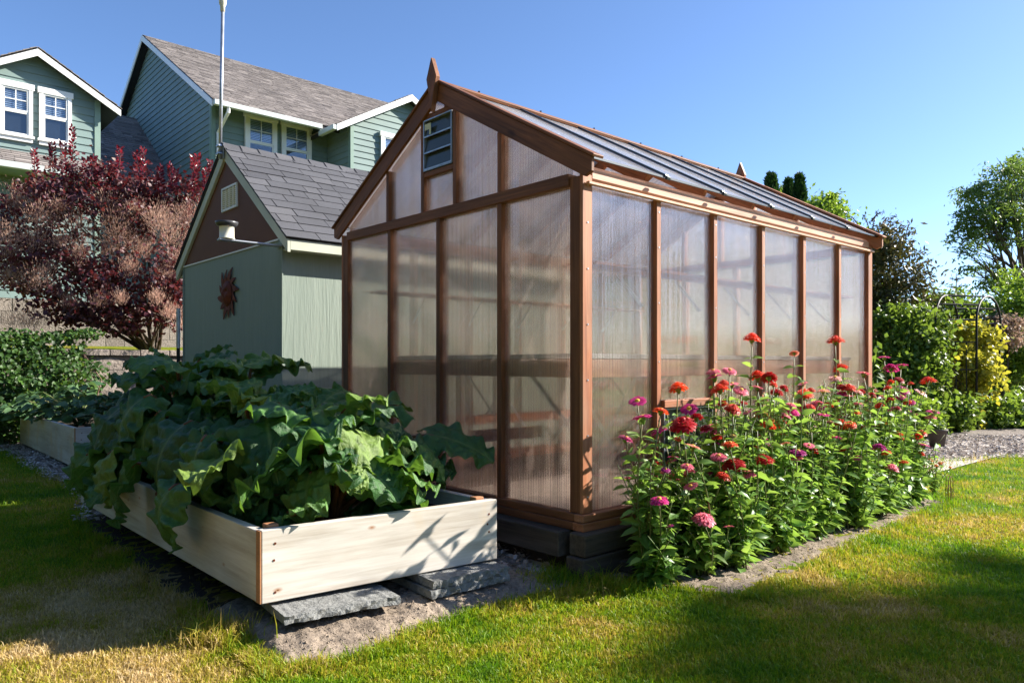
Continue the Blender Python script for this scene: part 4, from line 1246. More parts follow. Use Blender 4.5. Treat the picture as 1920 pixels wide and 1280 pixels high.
# ------------------------------------------------------------------ raised beds
def raised_bed(label, u0, v0, X, Yv, z0, z1, skew=0., lean=0., group='pale board raised beds'):
    """X, Yv inside the garden grid; skew: v-shift of the right end, lean: u-shift of the far end"""
    t = thing('raised_bed', label, 'planter', UV(u0, v0), ROT, group)
    th = .042
    def P(x, y): return (x + lean * y / Yv, y + skew * x / X)
    def part(n, fn, mat, bv=.004):
        mb = MB(); fn(mb); return mb.build(n, mat, t, bv, False, 2)
    def board(m, x0, x1, y0, y1, za, zb):
        if x1 - x0 > y1 - y0: ps = [P(x0, y0), P(x1, y0), P(x1, y1), P(x0, y1)]
        else: ps = [P(x0, y1), P(x0, y0), P(x1, y0), P(x1, y1)]
        o = (random.uniform(-9, 9), random.uniform(-9, 9))
        long_x = x1 - x0 > y1 - y0
        vs = [(p[0], p[1], z) for z in (za, zb) for p in ps]
        gs = [((p[0] if long_x else p[1]) + o[0], z + o[1], .3 * (p[1] if long_x else p[0])) for z in (za, zb) for p in ps]
        m.add(vs, [(3, 2, 1, 0), (4, 5, 6, 7), (0, 1, 5, 4), (1, 2, 6, 5), (2, 3, 7, 6), (3, 0, 4, 7)], gs)
    part('front_board', lambda m: board(m, .003, X, 0, th, z0, z1), M['pine'])
    part('side_board', lambda m: board(m, 0, th, th + .001, Yv, z0, z1 - .006), M['pine'])
    part('side_board', lambda m: board(m, X - th, X, th + .001, Yv, z0, z1 - .006), M['pine'])
    part('back_board', lambda m: board(m, th + .001, X - th - .001, Yv - th, Yv, z0, z1 - .004), M['pine'])
    part('board_end', lambda m: board(m, -.0025, .0025, .001, th - .001, z0 + .002, z1 - .003), M['pine_end'], 0)
    for x in (th + .004, X - th - .054):
        for y in (th + .004, Yv - th - .054):
            part('corner_stake', lambda m: board(m, x, x + .05, y, y + .0499, z0 - .02, z1 + .012), M['pine_end'])
    part('soil_fill', lambda m: board(m, th, X - th, th, Yv - th, z0 + .01, z1 - .09), M['dark_soil'], 0)
    for (x, z) in ((.06, z1 - .06), (.055, z1 - .13), (.06, z0 + .04), (X - .05, z1 - .07), (X - .06, z1 - .12), (X - .05, z1 - .16)):
        p = P(x, 0); part('screw', lambda m: m.tube([(p[0], p[1] + .002, z), (p[0], p[1] - .0015, z)], .0055, 8), M['rust'], 0)
    return t

def pavers():
    def slab(name, label, u, v, z0, z1, X, Y, rz, tilt, seed):
        t = bpy.data.objects
        r = random.Random(seed)
        mb = MB()
        n = 26; vs = []; fs = []
        # broken front edge
        for i in range(n + 1):
            x = X * i / n
            for (yy, zz) in ((0, z0), (0, (z0 + z1) / 2), (0.004, z1), (Y, z1), (Y, z0)):
                j = r.uniform(-.010, .006) if yy < .01 else 0
                vs.append((x, yy + j, zz + (r.uniform(-.006, .0) if (yy < .01 and zz > z0) else 0)))
        for i in range(n):
            for k in range(5):
                a = i * 5 + k; b = i * 5 + (k + 1) % 5
                fs.append((a, a + 5, b + 5, b))
        fs += [(0, 1, 2, 3, 4), tuple(n * 5 + k for k in (4, 3, 2, 1, 0))]
        mb.add(vs, fs)
        o = mb.build(name, M['paver'])
        o.location = UV(u, v); o.rotation_euler = (0, tilt, ROT + rz)
        return mark(o, label, 'paver', 'paver stones under the raised bed')
    slab('paver_stone', 'grey broken paver propping the near corner of the raised bed', 1.295, 2.815, .090, .126, .52, .40, -.10, .025, 1)
    slab('paver_stone', 'upper grey paver of the stack under the right end of the bed', 2.00, 2.77, .098, .136, .44, .40, -.06, .012, 2)
    slab('paver_stone', 'lower grey paver of the stack under the right end of the bed', 1.985, 2.765, .058, .096, .46, .40, -.05, .0, 3)
    t = thing('brick', 'loose dark red brick lying beside the timber base at the zinnia corner', 'brick', UV(3.12, 2.50, .0), ROT + .1)
    mb = MB(); mb.box(0, .2, 0, .095, .01, .07); mb.build('block', M['timber'], t, .006)
    h = MB()
    h.tube([UV(2.58, 3.0 + i * .1, .045 + .01 * math.sin(i)) + D1 * (.03 * math.sin(i * .9)) for i in range(-2, 16)], .009, 8)
    o = h.build('garden_hose', M['hose'], None, 0, True)
    mark(o, 'dark green garden hose running between raised bed and greenhouse', 'hose')

# ------------------------------------------------------------------ rhubarb
def mat_rhubarb():
    m, nt, ns, lk = new_mat('rhubarb_leaf')
    at_ = N(nt, 'ShaderNodeAttribute'); at_.attribute_name = 'vein'
    oi = N(nt, 'ShaderNodeObjectInfo')
    r = ramp(nt, [(0, (.028, .090, .026)), (.5, (.050, .140, .034)), (.85, (.09, .205, .042)), (1, (.19, .28, .05))]); lk.new(oi.outputs['Random'], r.inputs[0])
    n = noise(nt, geo(nt), 14, 4); rr = ramp(nt, [(.3, .75), (.7, 1.25)]); lk.new(n, rr.inputs[0])
    col = mixc(nt, 1., r.outputs[0], rr.outputs[0], 'MULTIPLY')
    col = mixc(nt, mathn(nt, 'MULTIPLY', at_.outputs['Fac'], .7), col, (.22, .30, .09))
    b = principled(nt, col, mathn(nt, 'ADD', mathn(nt, 'MULTIPLY', n,   .25), .28), .45, 0, noise(nt, geo(nt), 38, 5, .65), .75, .018)
    t = N(nt, 'ShaderNodeBsdfTranslucent'); lk.new(mixc(nt, .6, col, (.22, .42, .03)), t.inputs[0])
    mx = N(nt, 'ShaderNodeMixShader'); mx.inputs[0].default_value = .27
    lk.new(b.outputs[0], mx.inputs[1]); lk.new(t.outputs[0], mx.inputs[2]); finish(nt, mx.outputs[0]); return m
M['rhubarb'] = mat_rhubarb()
M['rhubarb_stalk'] = mat_leaf('rhubarb_stalk', [(.18, .03, .025), (.22, .07, .03), (.13, .14, .04)], .15, .35)
M['dead_leaf'] = mat_leaf('dead_leaf', [(.10, .045, .02), (.14, .06, .025)], .2, .7)

def rhubarb_mesh(seed, bend, ruffle, fold):
    r = random.Random(seed)
    ns, ntt = 56, 29
    V = []; A = []
    ph = [r.uniform(0, 6.28) for _ in range(8)]
    fr = [r.uniform(13, 18), r.uniform(24, 31)]
    for i in range(ns):
        s = i / (ns - 1)
        wv = (math.sin(PI * min(1, (s * .93 + .07)) ** .80)) ** .50 if s < 1 else 0.
        wv = max(wv, .0) * .46 * (1 + .05 * math.sin(11 * s + ph[0]))
        ang = bend * s * s
        cx = 0
        for k in range(ntt):
            t = -1 + 2 * k / (ntt - 1)
            e = abs(t)
            side = 0 if t < 0 else 3
            lob = -.24 * e ** 1.5 * (1 - s) ** 2.2
            along = s + lob
            ruf = ruffle * 1.75 * e ** 1.8 * (.7 * math.sin(fr[0] * s + ph[1 + side]) + .65 * math.sin(fr[1] * s + ph[2 + side] + 1.5 * t) + .3 * math.sin(fr[1] * 1.6 * s + ph[6]))
            ruf += .075 * mnoise.noise(Vector((s * 4.2, t * 2.4, seed * 3.1))) * min(1, e * 2.5) + .052 * mnoise.noise(Vector((s * 11, t * 6, seed * 5.1))) * min(1, e * 3)
            y = t * wv * (1 - .22 * fold * e) + .22 * ruf * (1 if t > 0 else -1)
            arch = s * PI * 5.5 - e * 2.1
            quilt = .028 * abs(math.sin(arch)) * min(1, e * 4) * (1 - e * .2)
            z = fold * .30 * wv * 2 * e ** 1.2 * (1 - .25 * e) + ruf + quilt - .10 * e ** 3 * wv * 2
            # bend the long axis down
            bx = math.sin(ang) / max(bend, 1e-4) if False else 0
            a = bend * along * .5
            X = along * math.cos(a) + z * math.sin(a); Z = -along * math.sin(a) + z * math.cos(a)
            V.append((X, y, Z))
            vn = max(0, 1 - e * 16 / (1 + 0)) if True else 0
            sv = max(0, 1 - abs(math.sin(arch)) * 7) * (1 - e) * .5
            A.append(max(min(1, vn * 1.5), sv))
    Fc = []
    for i in range(ns - 1):
        for k in range(ntt - 1):
            a = i * ntt + k; Fc.append((a, a + ntt, a + ntt + 1, a + 1))
    me_o = arr_mesh('leaf', np.array(V), np.array(Fc), M['rhubarb'], None, True, None, A)
    me = me_o.data
    bpy.data.objects.remove(me_o)
    return me

def rhubarb():
    variants = [rhubarb_mesh(s, b, ru, fo) for s, b, ru, fo in ((1, .7, .045, .25), (2, 1.2, .055, .1), (3, 1.6, .05, -.1), (4, .4, .06, .5), (5, 1.0, .065, .0), (6, 1.9, .05, -.3), (7, .9, .05, .35))]
    rr = random.Random(17)
    def add_leaf(root, base, tip_base, yaw, pitch, roll, size, var, width=1.):
        o = bpy.data.objects.new('leaf', variants[var]); COL.objects.link(o); o.parent = root
        o.location = tip_base; o.rotation_mode = 'ZYX' if False else 'XYZ'
        from mathutils import Matrix
        Rm = Matrix.Rotation(yaw, 4, 'Z') @ Matrix.Rotation(-pitch, 4, 'Y') @ Matrix.Rotation(roll, 4, 'X')
        o.rotation_euler = Rm.to_euler()
        o.scale = (size, size * width, size)
        md = o.modifiers.new('sub', 'SUBSURF'); md.levels = 1; md.render_levels = 1
        # no blade may cut through a board or a pane: lift it clear, or leave it out
        co = np.array([v.co for v in variants[var].vertices]) * np.array([size, size * width, size])
        R3 = np.array(Rm.to_3x3()); tip_base = Vector(tip_base); off = np.array(root.location)
        d1 = np.array(D1); d2 = np.array(D2); clear = False
        for k in range(6):
            w_ = co @ R3.T + np.array(tip_base) + off
            uu = w_ @ d1; vv = w_ @ d2; zz = w_[:, 2]
            bad = ((np.abs(uu - 1.28) < .045) & (vv > 2.9) & (vv < 6.1) & (zz < .45)) | ((np.abs(vv - (2.985 - .09 * (uu - 1.27))) < .045) & (uu > 1.2) & (uu < 2.5) & (zz < .45)) | ((np.abs(uu - 2.44) < .045) & (vv < 6.1) & (zz < .45)) | (uu > 2.90) | (zz < .03)
            if not bad.any(): clear = True; break
            if (uu > 2.90).any(): tip_base = tip_base - D1 * .05
            else: tip_base = tip_base + Vector((0, 0, .05))
        if not clear:
            bpy.data.objects.remove(o); return None
        o.location = tip_base
        # stalk
        mb = MB(); b = Vector(base); e = Vector(tip_base)
        pts = []
        for i in range(7):
            t = i / 6
            p = b.lerp(e, t); p.z = b.z + (e.z - b.z) * (1 - (1 - t) ** 1.7); pts.append(p)
        d = Vector((math.cos(yaw) * math.cos(pitch), math.sin(yaw) * math.cos(pitch), math.sin(pitch)))
        pts.append(e + d * size * .10)
        inv = None
        st = mb
        st.tube(pts, [.014, .014, .013, .012, .011, .010, .008, .005], 7)
        k = st.build('stalk', M['rhubarb_stalk'], root, 0, True)
        return o
    plants = [
        ('rhubarb plant with sunlit leaves at the near corner of the raised bed', 1.78, 3.36, .44, .32, .80, 17, 1),
        ('rhubarb plant spreading over the left board in the middle of the bed', 1.70, 3.95, .52, .34, .92, 20, 2),
        ('rhubarb plant filling the right front corner of the raised bed', 2.14, 3.50, .34, .24, .60, 12, 7),
        ('rhubarb plant with a leaf reaching toward the greenhouse gable', 2.10, 4.25, .52, .30, .80, 18, 3),
        ('tall rhubarb plant with upright leaves in front of the shed corner', 1.95, 4.95, .62, .40, 1.00, 22, 4),
        ('rhubarb plant at the far left end drooping to the ground', 1.66, 5.05, .64, .34, 1.0, 22, 5),
        ('tallest rhubarb plant at the back of the raised bed against the shed', 1.85, 5.65, .55, .4, 1.02, 16, 6),
    ]
    for label, u, v, spread, hmin, hmax, n, sd in plants:
        r = random.Random(sd * 13)
        base = UV(u, v, .34)
        t = thing('rhubarb_plant', label, 'rhubarb', base, 0, 'rhubarb in the raised bed')
        n = int(n * 2.0)
        for i in range(n):
            f = (i + .5) / n                    # 0 inner / upright, 1 outer / low
            az = i * 2.39996 + r.uniform(-.35, .35)
            rad = spread * (.15 + .60 * f) * r.uniform(.85, 1.15)
            z = (hmin + .04 + (hmax + .06 - hmin) * (1 - f) ** .8) * r.uniform(.88, 1.06) - .34
            z = max(z, .12)
            pitch = math.radians(38 * (1 - f) - 30 * f + r.uniform(-14, 14))
            size = r.uniform(.25, .39) * (1.05 - .12 * (1 - f))
            e = Vector((math.cos(az) * rad, math.sin(az) * rad, z))
            b = Vector((math.cos(az) * .05, math.sin(az) * .05, 0))
            # keep leaves out of the front board and of the greenhouse
            wp = base + e; du = wp.dot(D1); dv = wp.dot(D2)
            dd = Vector((math.cos(az), math.sin(az), 0))
            if du + dd.dot(D1) * size > 2.90:
                az = ROT + PI / 2 * (1 if dd.dot(D2) > 0 else -1) + r.uniform(-.3, .3)
                if du > 2.55: e = e * .6; e.z = z
            if dv + dd.dot(D2) * size < 2.98: e.z = max(e.z, .30); pitch = max(pitch, .1); size *= .72
            add_leaf(t, b, e, az, pitch, r.uniform(-.5, .5), size, r.randrange(7), r.uniform(.85, 1.1))
        if sd == 1:
            # leaves read off the photo around the near corner
            for (px, py, d, yaw, pitch, roll, size, var) in (
                (650, 855, 3.55, ROT - 1.2, -.25, .15, .36, 0), (600, 850, 3.40, ROT + 2.7, -.20, .35, .44, 4), (560, 800, 3.50, ROT - .7, -.15, .3, .40, 6), (430, 850, 3.5, ROT - 2.5, -.1, .3, .34, 3), (700, 870, 3.6, ROT - .7, .05, -.4, .30, 3),
                (745, 900, 3.60, ROT - 1.1, .25, -.4, .24, 6), (545, 965, 3.25, ROT - 1.2, .5, .2, .20, 3), (500, 780, 3.6, ROT - 2.0, -.1, .2, .40, 2), (640, 790, 3.7, ROT - 1.4, -.1, -.2, .40, 1)):
                w = at(px, py, d) - base
                add_leaf(t, Vector((0, 0, 0)), w, yaw, pitch, roll, size, var)
        if sd == 2:
            for (px, py, d, yaw, pitch, roll, size, var) in ((385, 915, 3.52, ROT + 3.4, -.8, .1, .34, 2), (400, 850, 3.8, ROT + 3.7, -.35, .2, .42, 1), (470, 790, 4.0, ROT - 1.7, -.2, .2, .44, 4)):
                w = at(px, py, d) - base
                add_leaf(t, Vector((0, 0, 0)), w, yaw, pitch, roll, size, var)
        if sd == 3:
            for (px, py, d, yaw, pitch, roll, size, var) in ((800, 815, 4.25, ROT - .9, -.05, .3, .42, 0), (745, 760, 4.55, ROT + 2.6, .0, -.3, .50, 4), (730, 880, 4.1, ROT - .7, -.2, .1, .40, 1)):
                w = at(px, py, d) - base
                add_leaf(t, Vector((0, 0, 0)), w, yaw, pitch, roll, size, var)
        if sd in (2, 5):
            for v_, z_, sz, vr in (((3.68, .60, .33, 5), (4.42, .58, .36, 1), (4.10, .78, .40, 2)) if sd == 2 else ((4.85, .66, .34, 2), (5.45, .60, .36, 5), (5.2, .85, .42, 1), (4.75, .90, .40, 2))):
                w = UV((1.165 if z_ < .7 else 1.36) + r.uniform(-.02, .02), v_, z_ - (.04 if z_ < .7 else -.05)) - base
                add_leaf(t, Vector((0, 0, 0)), w, ROT + PI + r.uniform(-.35, .35), (-.75 if z_ < .7 else -.25) + r.uniform(-.2, .15), r.uniform(-.55, .55), sz, vr, 1.05)
        if sd == 5:
            for (px, py, d, yaw, pitch, roll, size, var) in ((300, 850, 4.35, ROT + 3.3, -.65, .1, .40, 2), (280, 780, 4.7, ROT + 3.1, -.55, .0, .46, 1), (340, 770, 4.6, ROT + 3.6, -.2, .1, .46, 4), (250, 850, 4.75, ROT + 3.0, -.7, .1, .44, 5), (215, 830, 5.0, ROT + 3.3, -.6, .2, .46, 2), (240, 900, 4.6, ROT + 3.4, -.95, .1, .36, 0), (190, 890, 5.1, ROT + 3.1, -.95, .0, .40, 6)):
                w = at(px, py, d) - base
                add_leaf(t, Vector((0, 0, 0)), w, yaw, pitch, roll, size, var)
    # the withered leaf hanging over the left board
    w = bpy.data.objects.new('withered_leaf', variants[5]); COL.objects.link(w)
    me = variants[5].copy(); me.materials.clear(); me.materials.append(M['dead_leaf']); w.data = me
    w.location = UV(1.235, 4.12, .47)
    from mathutils import Matrix
    w.rotation_euler = (Matrix.Rotation(ROT + PI, 4, 'Z') @ Matrix.Rotation(1.25, 4, 'Y')).to_euler()
    w.scale = (.30, .28, .25)
    mark(w, 'brown withered leaf hanging over the left board of the rhubarb bed', 'leaf')

# ------------------------------------------------------------------ zinnias
PET = {
    'scarlet': [(.62, .030, .012), (.72, .06, .02)], 'crimson': [(.34, .004, .010), (.46, .008, .014)],
    'orange': [(.76, .065, .016), (.80, .11, .025)], 'magenta': [(.50, .018, .16), (.62, .04, .24)],
    'purple': [(.25, .010, .13), (.36, .02, .19)], 'pink': [(.72, .12, .20), (.80, .22, .30)],
    'salmon': [(.80, .26, .18), (.85, .36, .26)], 'blush': [(.80, .38, .36), (.84, .48, .44)],
    'marigold': [(.80, .26, .01), (.55, .08, .01)], 'spent': [(.16, .06, .03), (.24, .10, .05)], 'bud': [(.20, .28, .06), (.35, .20, .08)],
}
for k, c in PET.items():
    M['petal_' + k] = mat_leaf('petal_' + k, [c[0], c[1], c[0]], .3, .5, .3, tint=c[1])
M['flower_disc'] = mat_plain('flower_disc', (.55, .32, .02), .7)
_heads = {}
def head_mesh(col, kind, seed):
    key = (col, kind, seed)
    if key in _heads: return _heads[key]
    r = random.Random(seed * 31 + len(col))
    V = []; Fc = []; mi = []
    rings = {'double': [(1.0, -.10, 18, .30), (.95, .06, 16, .30), (.82, .20, 15, .28), (.64, .32, 13, .26), (.44, .42, 10, .24), (.24, .48, 7, .2)],
             'semi': [(1.0, -.04, 16, .34), (.9, .10, 14, .32), (.68, .20, 11, .28), (.42, .27, 8, .2)],
             'single': [(1.0, .02, 14, .38), (.86, .10, 11, .34)]}[kind]
    for (rad, zc, n, w) in rings:
        off = r.uniform(0, 6)
        for k in range(n):
            a = 2 * PI * k / n + off + r.uniform(-.08, .08)
            R = rad * r.uniform(.9, 1.06); ri = rad * .25
            droop = r.uniform(-.10, .06) - (.12 if rad > .9 and kind != 'single' else 0)
            c, s = math.cos(a), math.sin(a)
            b = len(V)
            def P(rr, t, z): return (rr * c - t * s, rr * s + t * c, z)
            hw = w * rad * .5
            z0 = zc * .6
            V += [P(ri, -hw * .3, z0), P(ri, hw * .3, z0), P((ri + R) * .55, hw, zc + .05), P((ri + R) * .55, -hw, zc + .05), P(R * .93, hw * .8, zc + droop * .6), P(R * .93, -hw * .8, zc + droop * .6), P(R, 0, zc + droop)]
            Fc += [(b, b + 1, b + 2, b + 3), (b + 3, b + 2, b + 4, b + 5), (b + 5, b + 4, b + 6, b + 6)]
            mi += [0, 0, 0]
    # triangulate degenerate quads
    F3 = []; m3 = []
    for f, m in zip(Fc, mi):
        F3.append((f[0], f[1], f[2])); m3.append(m)
        if f[2] != f[3]: F3.append((f[0], f[2], f[3])); m3.append(m)
    # disc + green calyx
    def lathe(prof, m):
        b = len(V); sg = 10
        for rr, z in prof:
            for k in range(sg):
                a = 2 * PI * k / sg; V.append((rr * math.cos(a), rr * math.sin(a), z))
        for i in range(len(prof) - 1):
            for k in range(sg):
                a = b + i * sg + k; c = b + i * sg + (k + 1) % sg
                F3.append((a, c, c + sg)); F3.append((a, c + sg, a + sg)); m3.extend([m, m])
    top = .50 if kind == 'double' else (.34 if kind == 'semi' else .24)
    lathe([(.28, top * .5), (.22, top * .9), (.10, top * 1.05), (0.01, top * 1.08)], 1 if kind != 'double' else 0)
    lathe([(.06, -.55), (.16, -.42), (.30, -.18), (.30, .0)], 2)
    o = arr_mesh('flower_head', np.array(V), np.array(F3), [M['petal_' + col], M['flower_disc'], M['zinnia_leaf']], None, False, m3)
    me = o.data; bpy.data.objects.remove(o)
    _heads[key] = me
    return me

HEADS = """1410 634 scarlet 27;1271 727 orange 30;1195 752 magenta 28;1204 783 magenta 33;1239 770 orange 26;1236 807 magenta 28;1173 822 magenta 26;1292 767 magenta 27;1280 796 crimson 41;1305 783 crimson 22;1272 823 orange 15;1335 807 pink 31;1337 697 pink 24;1339 707 magenta 27;1368 695 pink 23;1372 720 pink 22;1349 729 scarlet 30;1389 732 pink 24;1374 767 scarlet 26;1420 705 scarlet 28;1441 707 crimson 25;1429 779 scarlet 25;1441 797 scarlet 23;1459 768 scarlet 26;1481 774 magenta 27;1463 795 scarlet 23;1479 808 crimson 29;1500 811 magenta 27;1508 739 orange 27;1489 662 salmon 15;1496 848 purple 26;1494 859 pink 18;1299 837 salmon 26;1347 856 pink 25;1288 874 pink 20;1375 871 crimson 35;1431 864 crimson 33;1400 883 salmon 21;1236 938 magenta 29;1320 973 pink 35;1366 987 pink 16;1368 833 orange 26;1343 831 purple 15;1256 986 purple 14;1473 831 salmon 15;1248 880 purple 14;1566 638 scarlet 28;1575 690 scarlet 24;1658 670 magenta 19;1671 690 magenta 22;1689 685 magenta 20;1619 700 pink 22;1740 714 scarlet 25;1566 709 blush 20;1591 728 scarlet 23;1543 733 salmon 20;1534 759 pink 25;1688 733 magenta 28;1691 746 magenta 20;1727 736 blush 20;1707 754 magenta 15;1585 782 purple 30;1575 800 orange 22;1595 795 orange 20;1553 821 scarlet 20;1626 784 purple 20;1634 799 pink 30;1749 772 magenta 20;1745 782 pink 18;1684 816 scarlet 20;1728 812 scarlet 16;1732 834 magenta 18;1648 839 purple 24;1661 848 orange 16;1694 865 orange 15;1673 877 pink 22;1727 850 scarlet 11;1700 770 purple 16;1636 733 blush 16;1606 772 orange 15;1608 735 blush 18;1661 748 blush 13;1608 858 pink 13;1634 819 magenta 22"""

ORD = ['nearest', 'second', 'third', 'fourth', 'fifth', 'sixth', 'seventh', 'eighth', 'ninth', 'tenth', 'eleventh', 'twelfth', 'thirteenth', 'fourteenth', 'fifteenth', 'sixteenth', 'seventeenth', 'eighteenth', 'nineteenth', 'twentieth', 'twenty-first', 'twenty-second', 'twenty-third', 'twenty-fourth', 'twenty-fifth', 'twenty-sixth', 'twenty-seventh', 'twenty-eighth', 'twenty-ninth', 'thirtieth']

def zinnias():
    r = random.Random(99)
    nr = np.random.default_rng(99)
    # plants stand in two staggered rows along the greenhouse
    plants = []
    nP = 28
    for i in range(nP):
        f = i / (nP - 1)
        u = 3.16 + f * 3.42 + r.uniform(-.04, .04)
        w = (.40 if i % 2 == 0 else .24) + r.uniform(-.04, .04)
        if i == 0: u, w = 3.12, .34
        plants.append({'u': u, 'v': 2.686 - w, 'w': w, 'heads': []})
    for h in HEADS.split(';'):
        px, py, col, d = h.split(); px = float(px); py = float(py); d = float(d)
        best = None
        low = py > 830
        for p in plants:
            uu = u_of(px, p['v'])
            c = abs(uu - p['u']) + .06 * len(p['heads']) + (.10 if (low and p['w'] < .32) else 0) + (.05 if (not low and py < 740 and p['w'] > .32) else 0)
            if best is None or c < best[0]: best = (c, p, uu)
        c, p, uu = best
        lim = .22
        off = max(-lim, min(lim, uu - p['u']))
        # keep it exact in the picture by moving a little across the bed when needed
        v = p['v'] - (.15 if low else (.06 if py > 740 else 0)); uu = u_of(px, v)
        q = UV(uu, v); z = EYE + (HZ - py) / F * q.y
        p['heads'].append((Vector((q.x, q.y, z)), col, d / F * q.y))
    order = sorted(range(nP), key=lambda i: plants[i]['u'])
    for rank, i in enumerate(order):
        p = plants[i]
        cols = []
        for h in p['heads']:
            if h[1] not in cols: cols.append(h[1])
        nm = {'blush': 'pale pink', 'crimson': 'dark red'}
        cw = [nm.get(c, c) for c in cols]
        txt = (' and '.join([', '.join(cw[:-1]), cw[-1]]) if len(cw) > 1 else cw[0]) if cw else 'no'
        txt = txt.strip()
        txt = ' and '.join([c for c in cw[:3]]) if cw else ''
        nh = len(p['heads'])
        if rank == 0: pos = 'nearest the greenhouse corner post'
        elif rank == nP - 1: pos = 'at the far end of the bed'
        else: pos = ORD[rank] + ' along from the greenhouse corner'
        if nh: lab = 'zinnia plant with ' + txt + (' blooms, ' if nh > 1 else ' bloom, ') + pos
        else: lab = 'leafy zinnia plant without open blooms, ' + pos
        base = UV(p['u'], p['v'], .0)
        t = thing('zinnia_plant', lab, 'zinnia', base, 0, 'zinnias along the greenhouse')
        stems = MB(); P = []; D = []; Ls = []
        def stem(end, rad=.0045, leaf0=.12, dens=.062, big=1.):
            e = end - base
            pts = []
            kx, ky = r.uniform(-.05, .05), r.uniform(-.05, .05)
            b = Vector((r.uniform(-.07, .07), r.uniform(-.07, .07), .005))
            for j in range(9):
                s = j / 8
                q = b.lerp(e, s); 
                h = s ** .8
                q.x = b.x + (e.x - b.x) * s ** 1.25 + kx * math.sin(PI * s); q.y = b.y + (e.y - b.y) * s ** 1.25 + ky * math.sin(PI * s)
                q.z = b.z + (e.z - b.z) * s
                pts.append(q)
            stems.tube(pts, [rad * (1.25 - .5 * j / 8) for j in range(9)], 6)
            L = e.length
            nl = int((L - leaf0) / dens)
            a0 = r.uniform(0, 6)
            for j in range(nl):
                s = (leaf0 + dens * j + r.uniform(-.015, .015)) / L
                if s > .97: break
                x = s * 8; k0 = min(7, int(x)); q = pts[k0].lerp(pts[k0 + 1], x - k0)
                a = a0 + j * PI / 2
                for sg in (0, PI):
                    if r.random() < .12: continue
                    aa = a + sg + r.uniform(-.3, .3)
                    P.append(q); D.append((math.cos(aa), math.sin(aa), r.uniform(-.25, .55)))
                    Ls.append(big * r.uniform(.06, .108) * (1.15 - .35 * s))
            return pts
        for (pos_, col, dia) in p['heads']:
            stem(pos_ - Vector((0, 0, dia * .25)))
            # side shoots with leaves just under the bloom level
            for _ in range(2):
                f = r.uniform(.5, .82)
                e = base.lerp(pos_, f) + Vector((r.uniform(-.13, .13), r.uniform(-.13, .13), r.uniform(0, .08)))
                stem(e, .0035, .06, .05)
        fillers = 8 if nh > 3 else 11
        top = 1.02 if rank > 4 else (.86 if rank > 2 else .66)
        for _ in range(fillers):
            e = base + Vector((r.uniform(-.20, .20), r.uniform(-.20, .20), r.uniform(.34, top)))
            wv = e.dot(D2)
            if wv > 2.60: e += D2 * (2.60 - wv)
            if e.dot(D1) < 2.99: e += D1 * (2.99 - e.dot(D1) + r.uniform(0, .06))
            stem(e, .0038, .05, .048)
        for _ in range(5):  # buds and fading heads between the open ones
            e = base + Vector((r.uniform(-.16, .16), r.uniform(-.20, .12), r.uniform(.5, top)))
            if e.dot(D1) < 3.0: e += D1 * .12
            stem(e, .0038, .06, .055)
            col = r.choice(['scarlet', 'magenta', 'pink', 'scarlet', 'crimson', 'spent', 'bud', 'pink'])
            p.setdefault('small', []).append((e, col, r.uniform(.030, .040) if col in ('bud', 'spent') else r.uniform(.042, .072)))
        for _ in range(7):  # low leafy skirt
            e = base + Vector((r.uniform(-.16, .16), r.uniform(-.20, .10), r.uniform(.16, .34)))
            stem(e, .0035, .03, .04, 1.15)
        stems.build('stem', M['stem_green'], t, 0, True)
        P = np.array([tuple(x) for x in P]); D = np.array(D); Ls = np.array(Ls)
        V, Fc = leaf_arrays(P, Ls, Ls * nr.uniform(.36, .5, len(Ls)), D, 1.1, 0, .14, .28, nr)
        # nothing may poke through the glazing
        arr_mesh('foliage', V, Fc, M['zinnia_leaf'], t)
        for (pos_, col, dia) in p['heads'] + p.get('small', []):
            kind = 'single' if (col in ('magenta', 'pink', 'blush', 'salmon') and dia < .095 and r.random() < .45) else ('double' if dia > .085 or col in ('crimson', 'scarlet') else 'semi')
            o = bpy.data.objects.new('flower_head', head_mesh(col, kind, r.randrange(3)))
            COL.objects.link(o); o.parent = t
            o.location = pos_ - base
            s = dia * .66
            o.scale = (s, s, s * r.uniform(.9, 1.15))
            o.rotation_euler = (r.uniform(-.1, .55), r.uniform(-.25, .4), r.uniform(0, 6))

